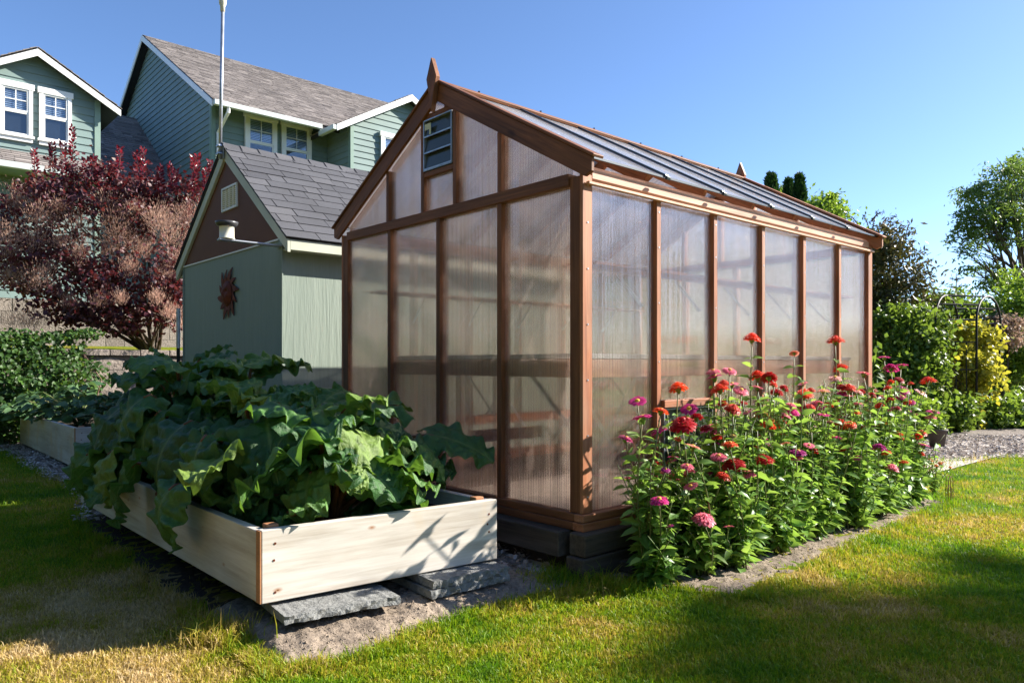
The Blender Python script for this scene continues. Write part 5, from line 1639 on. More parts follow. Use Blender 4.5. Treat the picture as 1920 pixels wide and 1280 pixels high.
def marigolds():
    r = random.Random(5); nr = np.random.default_rng(5)
    for (px, py, hgt, lab) in ((1722, 930, .30, 'low marigold plant at the tip of the zinnia bed, left one'), (1752, 925, .27, 'low marigold plant with orange flowers beside the wire hoops')):
        d = EYE * F / (py - HZ)
        base = Vector(((px - 960) / F * d, d, 0))
        t = thing('marigold_plant', lab, 'marigold', base, 0, 'marigolds at the end of the bed')
        st = MB(); P = []; D = []
        tips = []
        for i in range(12):
            e = Vector((r.uniform(-.16, .16), r.uniform(-.16, .16), hgt * r.uniform(.6, 1.05)))
            st.tube([(e.x * .1, e.y * .1, 0), e * .5 + Vector((0, 0, .03)), e], .003, 5); tips.append(e)
            for k in range(26):
                s = r.uniform(.15, .97); P.append(e * s); D.append((r.gauss(0, 1), r.gauss(0, 1), r.uniform(-.2, .8)))
        st.build('stem', M['stem_green'], t)
        P = np.array([tuple(x) for x in P])
        V, Fc = leaf_arrays(P, nr.uniform(.025, .05, len(P)), .012, np.array(D), .8, 0, .1, .2, nr)
        arr_mesh('foliage', V, Fc, M['zinnia_leaf'], t)
        for e in tips[:8]:
            o = bpy.data.objects.new('flower_head', head_mesh('marigold', 'semi', r.randrange(3))); COL.objects.link(o); o.parent = t
            o.location = e + Vector((0, 0, .01)); o.scale = (.02, .02, .022); o.rotation_euler = (r.uniform(-.3, .5), r.uniform(-.3, .3), 0)
    # wire hoops
    d = EYE * F / (940 - HZ); c = Vector(((1778 - 960) / F * d, d, 0))
    t = thing('wire_edging', 'low rusty wire hoop edging at the far tip of the zinnia bed', 'edging', c, ROT)
    for k, (dx, rr, h) in enumerate(((0, .055, .22), (.06, .055, .20), (.03, .05, .13))):
        mb = MB()
        pts = [(dx - rr, 0, 0), (dx - rr, 0, h - rr)] + [(dx - rr * math.cos(a * PI / 8), 0, h - rr + rr * math.sin(a * PI / 8)) for a in range(1, 8)] + [(dx + rr, 0, h - rr), (dx + rr, 0, 0)]
        mb.tube(pts, .0028, 6); mb.build('hoop', M['rust'], t)

# ------------------------------------------------------------------ trees and shrubs
def limb(mb, p0, p1, r0, r1, sag=.0, rng=random, n=6, wob=.06):
    p0 = Vector(p0); p1 = Vector(p1); L = (p1 - p0).length
    pts = []; rs = []
    w = Vector((rng.uniform(-1, 1), rng.uniform(-1, 1), rng.uniform(-.5, .5))) * wob * L
    for i in range(n + 1):
        t = i / n
        pts.append(p0.lerp(p1, t) + w * math.sin(PI * t) + Vector((0, 0, sag * L * math.sin(PI * t)))); rs.append(r0 + (r1 - r0) * t)
    mb.tube(pts, rs, 7)

def woody(name, label, cat, base, blobs, n, ls, mat, trunk_r=.06, fork=.35, seed=1, clumps=16, spread=.30, ratio=.5, group=None, near=False, shell=.5, twigs=3, upb=.6, dirup=0., bark='bark', trunk_name='trunk'):
    r = random.Random(seed); nr = np.random.default_rng(seed)
    base = Vector(base)
    t = thing(name, label, cat, base, 0, group)
    bl = [((Vector(c) - base), rr) for c, rr in blobs]
    mb = MB()
    top = max(c.z for c, _ in bl)
    fk = Vector((r.uniform(-.05, .05), r.uniform(-.05, .05), top * fork))
    limb(mb, (0, 0, -.05), fk, trunk_r, trunk_r * .75, 0, r)
    for c, rr in bl:
        limb(mb, fk, c, trunk_r * .55, trunk_r * .14, 0, r)
        for _ in range(twigs):
            e = c + Vector((r.uniform(-1, 1) * rr[0], r.uniform(-1, 1) * rr[1], r.uniform(-.4, 1) * rr[2])) * .8
            limb(mb, fk.lerp(c, r.uniform(.4, .9)), e, trunk_r * .22, trunk_r * .05, .03, r)
    mb.build(trunk_name, M[bark], t, 0, True)
    P, nor = blob_points([(tuple(c), rr) for c, rr in bl], n, clumps, spread, shell, nr)
    P = P[P[:, 2] > -base.z + .02]
    L = nr.uniform(.7, 1.35, len(P)) * ls
    f = leaf_arrays if near else rhomb_arrays
    V, Fc = f(P, L, L * ratio, upb=upb, dirup=dirup, rng=nr)
    arr_mesh('foliage', V, Fc, M[mat], t)
    return t

def smoke_bush():
    r = random.Random(12); nr = np.random.default_rng(12)
    D = 12.6
    base = at(285, 650, D); base.z = 1.35
    t = thing('smoke_bush', 'purple smoke bush with tan feathery plumes in front of the house', 'shrub', base)
    def B(px, py, dd, rpx, rpy, rd): return (at(px, py, D + dd) - base, (rpx / F * D, rd, rpy / F * D))
    blobs = [B(60, 420, .2, 85, 75, .8), B(170, 400, -.2, 95, 85, .9), B(280, 420, .1, 85, 90, .9), B(350, 470, .3, 50, 90, .7), B(120, 500, -.3, 100, 60, .8), B(230, 540, -.4, 110, 70, .8), B(310, 560, .0, 60, 60, .7), B(50, 520, .3, 55, 40, .6), B(200, 350, .1, 90, 50, .6), B(60, 370, .3, 50, 40, .5), B(350, 380, .2, 35, 45, .5), B(170, 565, -.4, 80, 36, .7), B(90, 560, -.2, 60, 35, .6), B(330, 520, -.4, 45, 60, .6), B(30, 460, .0, 60, 60, .7), B(110, 345, .1, 40, 38, .4), B(275, 360, .0, 40, 36, .4), B(190, 335, .1, 30, 26, .3), B(345, 365, .1, 28, 34, .3), B(240, 590, -.4, 60, 24, .6), B(315, 585, -.4, 50, 26, .5), B(140, 590, -.5, 60, 22, .6), B(215, 610, -.5, 50, 18, .5)]
    mb = MB()
    for c, rr in blobs:
        limb(mb, (r.uniform(-.12, .12), r.uniform(-.1, .1), -.05), c, .026, .008, .05, r)
        for _ in range(4):
            limb(mb, Vector(c) * r.uniform(.5, .95), Vector(c) + Vector((r.uniform(-1, 1) * rr[0], r.uniform(-1, 1) * rr[1], r.uniform(-.3, 1) * rr[2])), .014, .004, .02, r)
    P, nor = blob_points([(tuple(c), rr) for c, rr in blobs], 16500, 18, .24, .35, nr)
    P = P[P[:, 2] > .05]
    L = nr.uniform(.05, .095, len(P))
    V, Fc = leaf_arrays(P, L, L * .78, upb=.5, rng=nr)
    arr_mesh('foliage', V, Fc, M['smoke_leaf'], t)
    # upright shoots
    SP = []; SD = []
    for (px, py, hgt) in ((64, 312, 95), (176, 326, 60), (318, 340, 60), (98, 300, 60), (135, 270, 150), (118, 300, 90), (160, 330, 80), (210, 338, 50), (268, 310, 100), (255, 320, 70), (215, 340, 70), (300, 345, 60), (362, 326, 75), (372, 325, 70), (395, 335, 80), (385, 350, 60), (185, 350, 60), (150, 350, 90), (225, 310, 40), (10, 400, 70), (330, 350, 40), (28, 380, 60)):
        d = D + r.uniform(-.3, .4)
        b = at(px + r.uniform(-8, 8), py + 60, d) - base; e = at(px, py - 32, d) - base; b = at(px + r.uniform(-8, 8), py - 32 + hgt, d) - base
        limb(mb, b, e, .008, .003, 0, r, 4, .03)
        n = int(hgt * .75) + 22
        for k in range(n):
            s = (k + .5) / n
            q = b.lerp(e, s); a = k * 2.4
            rad = .09 * (1.15 - s)
            SP.append((q.x + math.cos(a) * .02, q.y + math.sin(a) * .02, q.z)); SD.append((math.cos(a), math.sin(a), .35 + s * .9))
    mb.build('trunk', M['bark'], t, 0, True)
    SP = np.array(SP); L = nr.uniform(.05, .085, len(SP))
    V, Fc = leaf_arrays(SP, L, L * .62, np.array(SD), .6, 0, .12, .1, nr)
    arr_mesh('shoot_leaves', V, Fc, M['smoke_shoot'], t)
    # plumes
    PP = []; DD = []
    for (px, py, s) in [(45, 385, 36), (78, 408, 40), (15, 440, 40), (110, 384, 24), (140, 420, 32), (60, 455, 34), (200, 388, 36), (216, 420, 46), (228, 452, 38), (172, 440, 30), (252, 396, 24), (296, 412, 36), (322, 436, 44), (350, 404, 34), (338, 480, 36), (372, 440, 26), (356, 505, 26), (270, 470, 26), (78, 520, 34), (102, 500, 22), (150, 480, 26), (246, 500, 24), (305, 520, 24), (30, 600, 35), (62, 606, 30), (8, 470, 30), (120, 450, 24), (385, 400, 22), (204, 470, 28), (345, 612, 22), (180, 560, 22), (28, 520, 26), (130, 560, 20), (290, 560, 22), (320, 590, 22), (225, 560, 16)]:
        c = at(px + r.uniform(-6, 6), py + r.uniform(-6, 6), D - .75 + r.uniform(-.45, .35)) - base
        m = int(s * r.uniform(13, 27))
        q = nr.normal(size=(m, 3)) * (s / F * D * .34)
        PP.append(np.array(tuple(c)) + q); DD.append(q + nr.normal(size=(m, 3)) * .05)
    PP = np.concatenate(PP); DD = np.concatenate(DD)
    L = nr.uniform(.03, .08, len(PP))
    V, Fc = rhomb_arrays(PP, L, .0055, DD, .2, .3, nr)
    arr_mesh('plumes', V, Fc, M['smoke_plume'], t)

def ivy():
    r = random.Random(2); nr = np.random.default_rng(2)
    t = thing('ivy', 'ivy mat spilling over the block retaining wall left of the shed', 'ivy', UV(.5, 12.65, 0), ROT)
    P = []; Nn = []
    for _ in range(26000):
        u = nr.uniform(-3.4, 3.9); z = nr.uniform(0, 1.62)
        edge = 3.15 - 1.1 * abs(z - .95) + .30 * fnoise(u, z, 2.2, 4.) + .2 * fnoise(u, z, 6, 1.)
        if u > edge + (nr.random() - .5) * .3: continue
        if u > edge - .7 and nr.random() < (u - edge + .7) / .9: continue
        bul = .25 + .30 * (1 - z / 1.7) + .22 * fnoise(u, z, 1.5, 7.) + .09 * fnoise(u, z, 5., 2.)
        if u > edge - .6: bul *= max(.15, (edge - u) / .6)
        P.append((u - .5, .03 - max(.02, bul) * nr.uniform(.55, 1.02), z)); Nn.append((0, -1, .5))
    for _ in range(5000):   # over the top of the wall
        u = nr.uniform(-3.4, 2.9); y = nr.uniform(-.2, 1.2)
        P.append((u - .5, y, 1.42 + .22 * max(0, .6 + fnoise(u, y, 1.3, 3.)) * nr.uniform(.6, 1))); Nn.append((0, -.4, 1))
    P = np.array(P); Nn = np.array(Nn)
    L = nr.uniform(.04, .078, len(P))
    d = nr.normal(size=P.shape); d[:, 2] -= .5; d[:, 1] -= .3
    V, Fc = leaf_arrays(P, L, L * .9, d, .2, 0, .1, .2, nr, Nn)
    arr_mesh('foliage', V, Fc, M['ivy'], t)
    mb = MB()
    for _ in range(30):
        u = r.uniform(-3, 2.6)
        mb.tube([(u - .5, -.02, 1.38), (u - .5 + r.uniform(-.2, .3), -.12, .9), (u - .5 + r.uniform(-.4, .6), -.10, .3)], .008, 5)
    mb.build('vine', M['stem_brown'], t)

def bed_plants():
    nr = np.random.default_rng(8); r = random.Random(8)
    specs = [(150, 725, 9.2, 'lobed grey green squash plant standing tallest in the far raised bed'), (60, 752, 9.9, 'grey green squash plant trailing at the far left end of the far raised bed'), (245, 738, 8.6, 'grey green squash plant behind the rhubarb at the near end of the far bed')]
    for k, (px, py, d, lab) in enumerate(specs):
        top = at(px, py, d); base = Vector((top.x, top.y, .36))
        t = thing('squash_plant', lab, 'squash', base, 0, 'squash plants in the far raised bed')
        P = []; D = []; mb = MB(); hh = max(.15, top.z - .36)
        for i in range(64):
            a = r.uniform(0, 6.28); rad = r.uniform(.05, .62)
            e = Vector((math.cos(a) * rad, math.sin(a) * rad * .8, hh * r.uniform(.25, 1.1) * (1 - .45 * rad)))
            mb.tube([(0, 0, 0), e * .5 + Vector((0, 0, .08)), e], .006, 5)
            for q in range(5):
                aa = a + (q - 2) * .6; P.append(tuple(e)); D.append((math.cos(aa), math.sin(aa), r.uniform(-.3, .25)))
        mb.build('stem', M['stem_green'], t)
        P = np.array(P); L = nr.uniform(.11, .19, len(P))
        V, Fc = leaf_arrays(P, L, L * .55, np.array(D), 1.2, 0, .1, .25, nr)
        arr_mesh('foliage', V, Fc, M['squash'], t)

def right_garden():
    def E(px, py, d, rx, ry, rd): return (at(px, py, d), (rx / F * d, rd, ry / F * d))
    def G(px, d): return Vector(((px - 960) / F * d, d, 0))
    # arborvitae tips far behind the greenhouse
    for k, (px, w, top, d, lab) in enumerate(((1446, 20, 332, 30, 'dark pointed arborvitae, leftmost of three above the greenhouse roof'), (1478, 12, 342, 31, 'dark slim arborvitae, middle of three above the greenhouse roof'), (1499, 15, 333, 30.5, 'dark pointed arborvitae, rightmost of three above the greenhouse roof'))):
        nr = np.random.default_rng(40 + k); base = G(px, d); H = at(px, top, d).z
        t = thing('arborvitae', lab, 'conifer', base, 0, 'arborvitae row behind the greenhouse')
        mb = MB(); mb.tube([(0, 0, 0), (0, 0, H * .95)], [.12, .01], 7); mb.build('trunk', M['bark'], t)
        n = 9000; z = nr.random(n) ** .8; R = w / F * d * 1.15
        z = 1 - (1 - z) * 1.0
        rad = R * np.minimum(1, (1 - z) * 3.6) ** .75 * (.72 + .4 * nr.random(n)) * (1 + .14 * np.sin(z * 50) * np.cos(nr.random(n) * 6))
        a = nr.uniform(0, 2 * PI, n)
        P = np.stack([rad * np.cos(a), rad * np.sin(a), z * H], 1)
        D = np.stack([np.cos(a) * .5, np.sin(a) * .5, np.ones(n)], 1) + nr.normal(size=(n, 3)) * .25
        V, Fc = rhomb_arrays(P, nr.uniform(.14, .34, n), .10, D, .2, 0, nr)
        arr_mesh('foliage', V, Fc, M['cypress'], t)
    woody('birch_tree', 'bright green rounded tree between the arborvitae and the dark shrub', 'tree', G(1550, 28), [E(1548, 395, 28, 34, 26, .7), E(1572, 410, 28, 20, 30, .6), E(1530, 410, 28, 22, 26, .6), E(1550, 450, 28.3, 45, 45, 1.), E(1560, 375, 28, 18, 14, .4), E(1558, 530, 28.5, 50, 60, 1.1)], 9000, .16, 'green_bright', .12, .5, 51, 14, .33)
    woody('broadleaf_tree', 'pale green tree behind the arborvitae, mostly hidden by the roof', 'tree', G(1470, 34), [E(1475, 420, 34, 60, 50, 1.4), E(1470, 370, 34, 16, 18, .5)], 5000, .2, 'green_a', .14, .5, 52)
    # feathery dark shrub right of the greenhouse
    d = 13.5
    t = woody('butterfly_bush', 'dark olive shrub with spiky drooping seed heads right of the greenhouse', 'shrub', G(1660, d), [E(1640, 500, d, 60, 55, .7), E(1680, 510, d, 50, 60, .7), E(1620, 560, d, 50, 60, .6), E(1690, 570, d, 42, 55, .6), E(1655, 450, d, 40, 30, .5), E(1650, 600, d, 60, 50, .6)], 9500, .10, 'green_olive', .05, .25, 53, 22, .30, .34)
    nr = np.random.default_rng(54); r = random.Random(54)
    P = []; D = []; mb = MB(); base = G(1660, d)
    for (px, py, dx, dy) in ((1612, 430, -14, -14), (1625, 420, -8, -20), (1640, 415, 6, -22), (1655, 425, 12, -16), (1668, 430, 14, -16), (1680, 435, 16, -10), (1700, 440, 6, -26), (1706, 440, 12, -4), (1712, 470, 14, 2), (1722, 500, 16, -10), (1728, 520, 18, -8), (1720, 540, 16, 8), (1735, 495, 14, -6), (1605, 420, -8, -14), (1690, 470, 18, -8), (1700, 580, 16, 10), (1716, 600, 14, 6), (1600, 440, -12, -6), (1672, 415, 10, -12), (1647, 405, 14, -10)):
        a = at(px - dx, py - dy, d + r.uniform(-.3, .3)) - base; b = at(px + dx * .9, py + dy * .9, d + r.uniform(-.4, .3)) - base
        m = a.lerp(b, .5) + Vector((0, 0, .05))
        mb.tube([a, m, b], [.008, .007, .003], 5)
        for k in range(46):
            s = r.random(); q = (a.lerp(m, s * 2) if s < .5 else m.lerp(b, s * 2 - 1))
            P.append(tuple(q)); D.append((r.gauss(0, 1), r.gauss(0, 1), r.gauss(0, 1)))
    mb.build('twig', M['stem_brown'], t)
    P = np.array(P); V, Fc = rhomb_arrays(P, nr.uniform(.03, .06, len(P)), .018, np.array(D), .2, 0, nr); arr_mesh('seed_heads', V, Fc, M['green_olive'], t)
    # big airy tree at the right edge
    d = 26
    base = G(1925, d)
    t = thing('willow_tree', 'tall airy tree with open fine branches at the right edge', 'tree', base)
    r = random.Random(61); nr = np.random.default_rng(61)
    mb = MB()
    fk = at(1915, 600, d) - base
    limb(mb, (0, 0, -.1), fk, .22, .17, 0, r)
    bl = []
    spec = [(1890, 330, 42, 34), (1905, 310, 30, 18), (1930, 350, 45, 50), (1850, 365, 40, 26), (1820, 365, 25, 18), (1820, 400, 30, 24), (1860, 410, 45, 34), (1905, 400, 40, 40), (1810, 440, 22, 30), (1840, 440, 32, 24), (1945, 430, 40, 50), (1880, 455, 35, 20), (1808, 470, 14, 16), (1850, 500, 22, 12), (1880, 520, 40, 20), (1850, 535, 30, 16), (1822, 505, 12, 12), (1895, 365, 30, 30)]
    for (px, py, rx, ry) in spec:
        c = at(px, py, d + r.uniform(-1., 1.)) - base
        bl.append((tuple(c), (rx / F * d, .9, ry / F * d)))
        mid = fk.lerp(c, .45) + Vector((r.uniform(.0, .5), r.uniform(-.2, .2), r.uniform(.0, .5)))
        mb.tube([fk, fk.lerp(mid, .5) + Vector((.1, 0, .05)), mid, mid.lerp(c, .5), c], [.075, .06, .045, .03, .012], 6)
        for _ in range(8):
            q = mid.lerp(c, r.uniform(0, 1))
            e = c + Vector((r.uniform(-1.2, 1.2) * rx, 0, r.uniform(-1.2, 1.1) * ry)) / F * d + Vector((0, r.uniform(-.6, .6), 0))
            limb(mb, q, e, .018, .005, .04, r, 4, .08)
    for _ in range(26):
        c = at(r.uniform(1815, 1900), r.uniform(470, 540), d) - base
        limb(mb, fk.lerp(c, .4) + Vector((0, 0, .4)), c, .02, .006, .06, r, 5, .1)
    mb.build('trunk', M['bark'], t, 0, True)
    P, nor = blob_points(bl[:9] + bl, 11500, 9, .23, .30, nr)
    L = nr.uniform(.10, .21, len(P))
    V, Fc = rhomb_arrays(P, L, L * .34, None, .3, -.5, nr)
    arr_mesh('foliage', V, Fc, M['willow'], t)
    # shrubs and hedge
    woody('leafy_shrub', 'bright yellow green bush under the tall tree at the right edge', 'shrub', G(1920, 15.5), [E(1905, 560, 15.5, 38, 40, .6), E(1925, 620, 15.5, 40, 60, .7), E(1890, 610, 15.6, 30, 40, .5), E(1915, 680, 15.5, 45, 50, .6)], 6500, .10, 'green_bright', .05, .2, 62, near=False)
    woody('hedge_shrub', 'dark leafy hedge bush with yellowing leaves beside the greenhouse end', 'shrub', G(1690, 12.8), [E(1670, 620, 12.8, 60, 45, .6), E(1720, 630, 12.8, 55, 50, .6), E(1660, 690, 12.6, 55, 55, .6), E(1720, 700, 12.6, 50, 55, .6), E(1690, 750, 12.4, 70, 40, .5)], 9500, .085, 'green_a', .05, .2, 63, 24, .26, .7)
    woody('hedge_shrub', 'tall green climbing bush behind the metal arbour', 'shrub', G(1800, 15.2), [E(1770, 590, 15.2, 50, 40, .6), E(1820, 590, 15.4, 50, 32, .6), E(1790, 650, 15.2, 70, 60, .7), E(1860, 650, 15.6, 50, 55, .7), E(1740, 580, 15.2, 26, 30, .4), E(1830, 720, 15.4, 80, 50, .6), E(1775, 555, 15.2, 26, 10, .3), E(1740, 568, 15.2, 14, 12, .3)], 10500, .085, 'green_a', .06, .2, 64, 26, .27, .65)
    woody('hedge_shrub', 'dark green bush in the shade behind the pink flowering shrub', 'shrub', G(1900, 16.5), [E(1890, 690, 16.5, 50, 60, .6), E(1930, 690, 16.5, 50, 70, .7), E(1860, 700, 16.6, 40, 50, .6)], 5500, .10, 'green_dark', .05, .2, 65)
    woody('hydrangea', 'shrub with faded pink flower heads beside the metal arbour', 'shrub', G(1885, 14.8), [E(1868, 612, 14.8, 32, 24, .4), E(1892, 630, 14.8, 24, 26, .4), E(1858, 640, 14.7, 26, 18, .35), E(1895, 605, 14.8, 14, 14, .3)], 4200, .055, 'pink_bloom', .04, .3, 66, 18, .28, .7)
    woody('hedge_shrub', 'round green bush behind the greenhouse far end, seen through the panes', 'shrub', UV(9.6, 6.0), [(UV(9.6, 6.0, 1.0), (1., 1.2, 1.0)), (UV(9.9, 7.6, 1.1), (1., 1.2, 1.1)), (UV(9.7, 4.6, .9), (.8, .9, .8))], 6000, .12, 'green_a', .06, .3, 67)
    for k in range(11):
        u = 8.3 + k * 1.5; v = 9.6 + .5 * math.sin(k * 2.1); hh = (3.5 if k < 4 else 3.9) + .3 * math.sin(k * 1.7)
        woody('hedge_shrub', 'tall green hedge bush in the row past the shed end, ' + ('nearest the shed' if k == 0 else ORD[k] + ' from the shed'), 'shrub', UV(u, v), [(UV(u, v, hh * .55), (1.0, .8, hh * .46)), (UV(u + .4, v, hh * .35), (.9, .7, hh * .33))], 4200, .16, 'green_a', .05, .3, 200 + k, 18, .28, .7, group='hedge row past the shed')
    # small conifer tip
    base = G(1793, 19); H = at(1793, 512, 19).z
    t = thing('young_fir', 'thin bare tipped young fir rising behind the arbour', 'conifer', base)
    mb = MB(); mb.tube([(0, 0, 0), (0, 0, H)], [.06, .008], 6)
    P = []; D = []; r = random.Random(71)
    for k in range(11):
        z = H - .18 - k * .22; L = .16 + .09 * k
        for j in range(6):
            a = j * PI / 3 + k * .5
            e = Vector((math.cos(a) * L, math.sin(a) * L, z + L * .35)); mb.tube([(0, 0, z), e], [.010, .004], 5)
            for q in range(18):
                s = r.random(); P.append(tuple(Vector((0, 0, z)).lerp(e, s))); D.append((r.gauss(0, 1), r.gauss(0, 1), r.gauss(.3, 1)))
    mb.build('trunk', M['stem_brown'], t)
    nr = np.random.default_rng(71); P = np.array(P); V, Fc = rhomb_arrays(P, nr.uniform(.04, .08, len(P)), .014, np.array(D), .2, 0, nr); arr_mesh('needles', V, Fc, M['thuja_far'], t)
    # arbour
    b1, b2, b3, b4 = G(1831, 12.7), G(1876, 13.9), G(1754, 12.5), G(1796, 13.7)
    t = thing('garden_arbour', 'black metal tunnel arbour with arched top over the bark path', 'arbour', b1)
    def arch(p, q, nm):
        mb = MB(); H = at(1831, 600, 12.7).z; T = at(1856, 556, 13.3).z
        a = [p + Vector((0, 0, 0)), p + Vector((0, 0, H))]
        for k in range(1, 12):
            s = k / 12; ang = PI * s
            c = p.lerp(q, .5 - .5 * math.cos(ang)); a.append(c + Vector((0, 0, H + (T - H) * math.sin(ang))))
        a += [q + Vector((0, 0, H)), q]
        mb.tube([x - b1 for x in a], .019, 8); mb.build(nm, M['black_iron'], t, 0, True)
    arch(b1, b2, 'arch'); arch(b3, b4, 'arch')
    H = at(1831, 600, 12.7).z; T = at(1856, 556, 13.3).z
    for s in (.0, .2, .5, .8, 1.):
        mb = MB(); ang = PI * s
        z = H + (T - H) * math.sin(ang)
        p = b3.lerp(b4, .5 - .5 * math.cos(ang)) + Vector((0, 0, z)); q = b1.lerp(b2, .5 - .5 * math.cos(ang)) + Vector((0, 0, z))
        mb.tube([p - b1, q - b1], .014, 6); mb.build('cross_bar', M['black_iron'], t)
    for (p, q) in ((b1, b3), (b2, b4)):
        for s in (.25, .5, .75):
            mb = MB(); a = p.lerp(q, s) - b1; mb.tube([a + Vector((0, 0, .15)), a + Vector((0, 0, H * .8))], .010, 6); mb.build('side_bar', M['black_iron'], t)
        for z in (.3, H * .55, H * .8):
            mb = MB(); mb.tube([p - b1 + Vector((0, 0, z)), q - b1 + Vector((0, 0, z))], .010, 6); mb.build('side_bar', M['black_iron'], t)
    # golden vine climbing it
    woody('golden_vine', 'yellow leaved vine climbing the black metal arbour', 'vine', G(1800, 13.15), [E(1785, 625, 13.1, 36, 22, .25), E(1820, 620, 13.1, 30, 20, .25), E(1850, 640, 13.3, 24, 26, .25), E(1752, 640, 13.1, 18, 34, .2), E(1815, 740, 13.0, 22, 40, .2), E(1840, 670, 13.3, 26, 16, .2), E(1795, 790, 12.9, 26, 26, .22), E(1835, 812, 12.7, 20, 10, .2), E(1770, 670, 13.1, 20, 20, .2), E(1820, 780, 12.9, 16, 30, .2), E(1765, 650, 12.9, 34, 34, .25), E(1845, 700, 12.9, 26, 40, .25), E(1800, 680, 12.9, 30, 30, .2)], 6500, .085, 'yellow_vine', .018, .3, 73, 16, .30, .75, near=True, bark='stem_brown', trunk_name='stem')
    # low leafy plants by the path
    for k, (px, py, d, rx, ry, lab) in enumerate(((1870, 780, 13.2, 50, 28, 'broad leaved ground plant at the foot of the arbour, right of its posts'), (1910, 770, 13.6, 40, 36, 'broad leaved ground plant at the right edge beyond the bark path'), (1775, 770, 12.4, 40, 36, 'bushy light green plant between the zinnias and the arbour'), (1700, 790, 11.5, 50, 50, 'light green bush behind the far end of the zinnias'))):
        woody('border_plant', lab, 'plant', G(px, d), [E(px, py, d, rx, ry, .45), E(px - rx * .5, py + 10, d - .1, rx * .6, ry * .8, .4), E(px + rx * .5, py + 8, d, rx * .6, ry * .8, .4)], 2400, .10, 'green_bright' if k % 2 else 'green_a', .015, .3, 80 + k, 14, .32, .6, near=True, bark='stem_green', trunk_name='stem', group='border plants round the arbour')
    base = G(1757, 9.9)
    t = thing('plant_pot', 'dark grey brown planter pot standing on the bark path', 'pot', base)
    mb = MB(); mb.lathe([(.0, .015), (.085, .015), (.12, .24), (.13, .24), (.13, .265), (.11, .265), (.105, .21), (.0, .21)], (0, 0, 0), 24); mb.build('vessel', M['pot'], t, 0, True)
    P = np.array([(random.gauss(0, .05), random.gauss(0, .05), .22 + random.random() * .12) for _ in range(120)])
    V, Fc = leaf_arrays(P, .07, .03); arr_mesh('foliage', V, Fc, M['green_a'], t)
    # woods all round the garden, seen beyond the shrubs and mirrored in the panes
    nr = np.random.default_rng(90)
    P = []
    for k in range(250):
        a = 2 * PI * k / 250
        if .26 * PI < a < .72 * PI and not (a < .36 * PI): continue
        d = nr.uniform(44, 56); hgt = (9.5 + 3.0 * math.sin(k * .31) + nr.uniform(-1.5, 1.5))
        if a < .42 * PI and a > .1 * PI: hgt = nr.uniform(2.2, 3.2)
        n = 150; c = Vector((math.cos(a) * d, math.sin(a) * d, 0))
        z = nr.random(n) ** .8
        P.append(np.stack([c.x + nr.normal(size=n) * 1.2 * (1.15 - z), c.y + nr.normal(size=n) * 1.2 * (1.15 - z), z * hgt], 1))
    P = np.concatenate(P); V, Fc = rhomb_arrays(P, nr.uniform(.5, 1.1, len(P)), .6, None, .4, 0, nr)
    mark(arr_mesh('distant_woods', V, Fc, M['green_dark']), kind='stuff')

def shade_trees():
    # trees standing on the lawn to the right, out of the picture; they throw the soft shade across the grass
    S = SUN_DIR
    def crown(px, py, h, rx, ry, rz):
        d = EYE * F / (py - HZ); g = Vector(((px - 960) / F * d, d, 0))
        h *= 1.5; c = g + S * (h / S.z)
        return (c, (rx, ry, rz))
    bl = [crown(1500, 1185, 6.2, .4, .28, .22), crown(1640, 1165, 6.5, .4, .30, .25), crown(1800, 1200, 6.8, .5, .35, .28), crown(1620, 1255, 6.3, .5, .26, .25), crown(1860, 1150, 7.0, .5, .3, .28), crown(1400, 1125, 6.0, .25, .2, .16), crown(1890, 1068, 7.2, .3, .25, .15), crown(1760, 1260, 6.6, .5, .26, .3), crown(1450, 1250, 6.1, .35, .18, .2), crown(1900, 1240, 7.0, .5, .3, .3)]
    c = bl[2][0]
    woody('maple_tree', 'leafy lawn tree beyond the right edge, shading the grass', 'tree', (c.x + .6, c.y, 0), bl, 2600, .13, 'green_a', .16, .4, 95, 8, .36, .7)
    for k, (x, y, hh) in enumerate(((-11, -2.5, 9.5), (-8.5, -8, 10), (-14, 3.5, 9), (-3.5, -10, 9))):  # added unseen trees; they keep skylight off the shed front and left lawn
        woody('broadleaf_tree', 'added dense tree out of view on the left blocking skylight, ' + ('nearest the house' if k == 2 else ['first', 'second', '', 'last'][k] + ' going round behind'), 'tree', (x, y, 0), [((x, y, hh * .62), (2.6, 2.6, hh * .36)), ((x + .6, y - .8, hh * .3), (2.2, 2.2, hh * .22))], 4200, .5, 'green_dark', .2, .3, 300 + k, 20, .3, .7)
    # the photographer's side: a hedge behind the camera that the panes mirror
    woody('broadleaf_tree', 'green garden tree behind the viewer, mirrored in the panes', 'tree', (9.0, -3.5, 0), [((9, -3.5, 2.2), (2, 2, 1.8)), ((7.3, -5, 1.8), (1.6, 1.6, 1.4))], 4000, .25, 'green_a', .15, .3, 96)

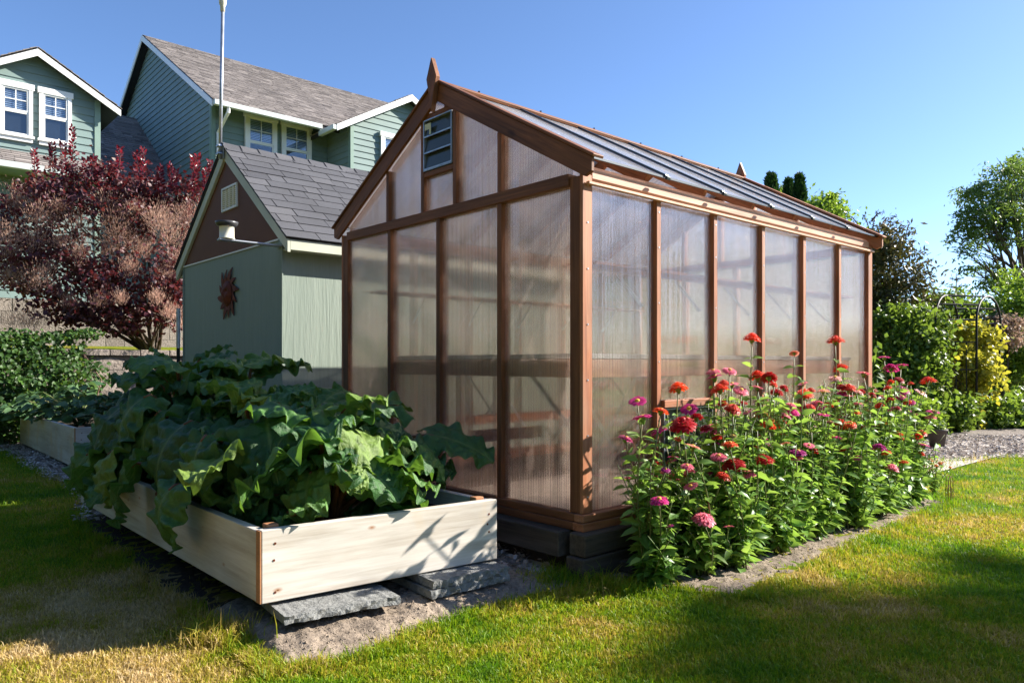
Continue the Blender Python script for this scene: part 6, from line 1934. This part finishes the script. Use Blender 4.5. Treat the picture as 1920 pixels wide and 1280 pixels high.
# ------------------------------------------------------------------ light, sky, camera
SUN_DIR = (D1 * 2.0 - D2 * 1.0 + Vector((0, 0, 1.25))).normalized()
def light():
    sc = scene
    w = bpy.data.worlds.new('World'); sc.world = w; w.use_nodes = True
    nt = w.node_tree; nt.nodes.clear()
    sky = nt.nodes.new('ShaderNodeTexSky'); sky.sky_type = 'NISHITA'; sky.sun_disc = False
    sky.sun_elevation = math.asin(SUN_DIR.z); sky.sun_rotation = math.atan2(SUN_DIR.x, SUN_DIR.y)
    sky.altitude = 100; sky.air_density = .7; sky.dust_density = .45; sky.ozone_density = 5.0
    bg = nt.nodes.new('ShaderNodeBackground'); bg.inputs[1].default_value = .094
    out = nt.nodes.new('ShaderNodeOutputWorld')
    nt.links.new(sky.outputs[0], bg.inputs[0]); nt.links.new(bg.outputs[0], out.inputs[0])
    l = bpy.data.lights.new('sun', 'SUN'); l.energy = 5.0; l.angle = math.radians(.53); l.color = (1, .93, .82)
    o = bpy.data.objects.new('sun', l); COL.objects.link(o)
    o.rotation_euler = (-SUN_DIR).to_track_quat('-Z', 'Y').to_euler()
    o.location = SUN_DIR * 40

def camera():
    c = bpy.data.cameras.new('camera'); o = bpy.data.objects.new('camera', c); COL.objects.link(o)
    o.location = (0, 0, EYE); o.rotation_euler = (PI / 2, 0, 0)
    c.sensor_width = 36; c.lens = 36 * F / 1920
    c.shift_y = (HZ - 640) / 1920
    c.clip_end = 2000; c.clip_start = .05
    scene.camera = o
    scene.view_settings.view_transform = 'Standard'; scene.view_settings.look = 'None'
    scene.view_settings.exposure = 1.5; scene.view_settings.gamma = 1
    scene.render.engine = 'CYCLES'
    cy = scene.cycles
    cy.transparent_max_bounces = 32; cy.max_bounces = 16; cy.transmission_bounces = 12; cy.diffuse_bounces = 4; cy.glossy_bounces = 5
    cy.sample_clamp_indirect = 6; cy.use_denoising = True
    cy.caustics_reflective = True; cy.caustics_refractive = True; cy.blur_glossy = .5

light()
camera()
ground()
grass()
greenhouse()
greenhouse_inside()
shed()
sun_ornament()
mast_and_gauge()
house()
terrace()
raised_bed('pale board raised bed full of rhubarb beside the greenhouse gable', 1.266, 2.969, 1.20, 3.1, .14, .445, -.108, -.02)
raised_bed('pale board raised bed of squash by the ivy bank, far left', 1.75, 8.78, 1.25, 3.37, .05, .47)
pavers()
rhubarb()
zinnias()
marigolds()
smoke_bush()
ivy()
bed_plants()
right_garden()
shade_trees()
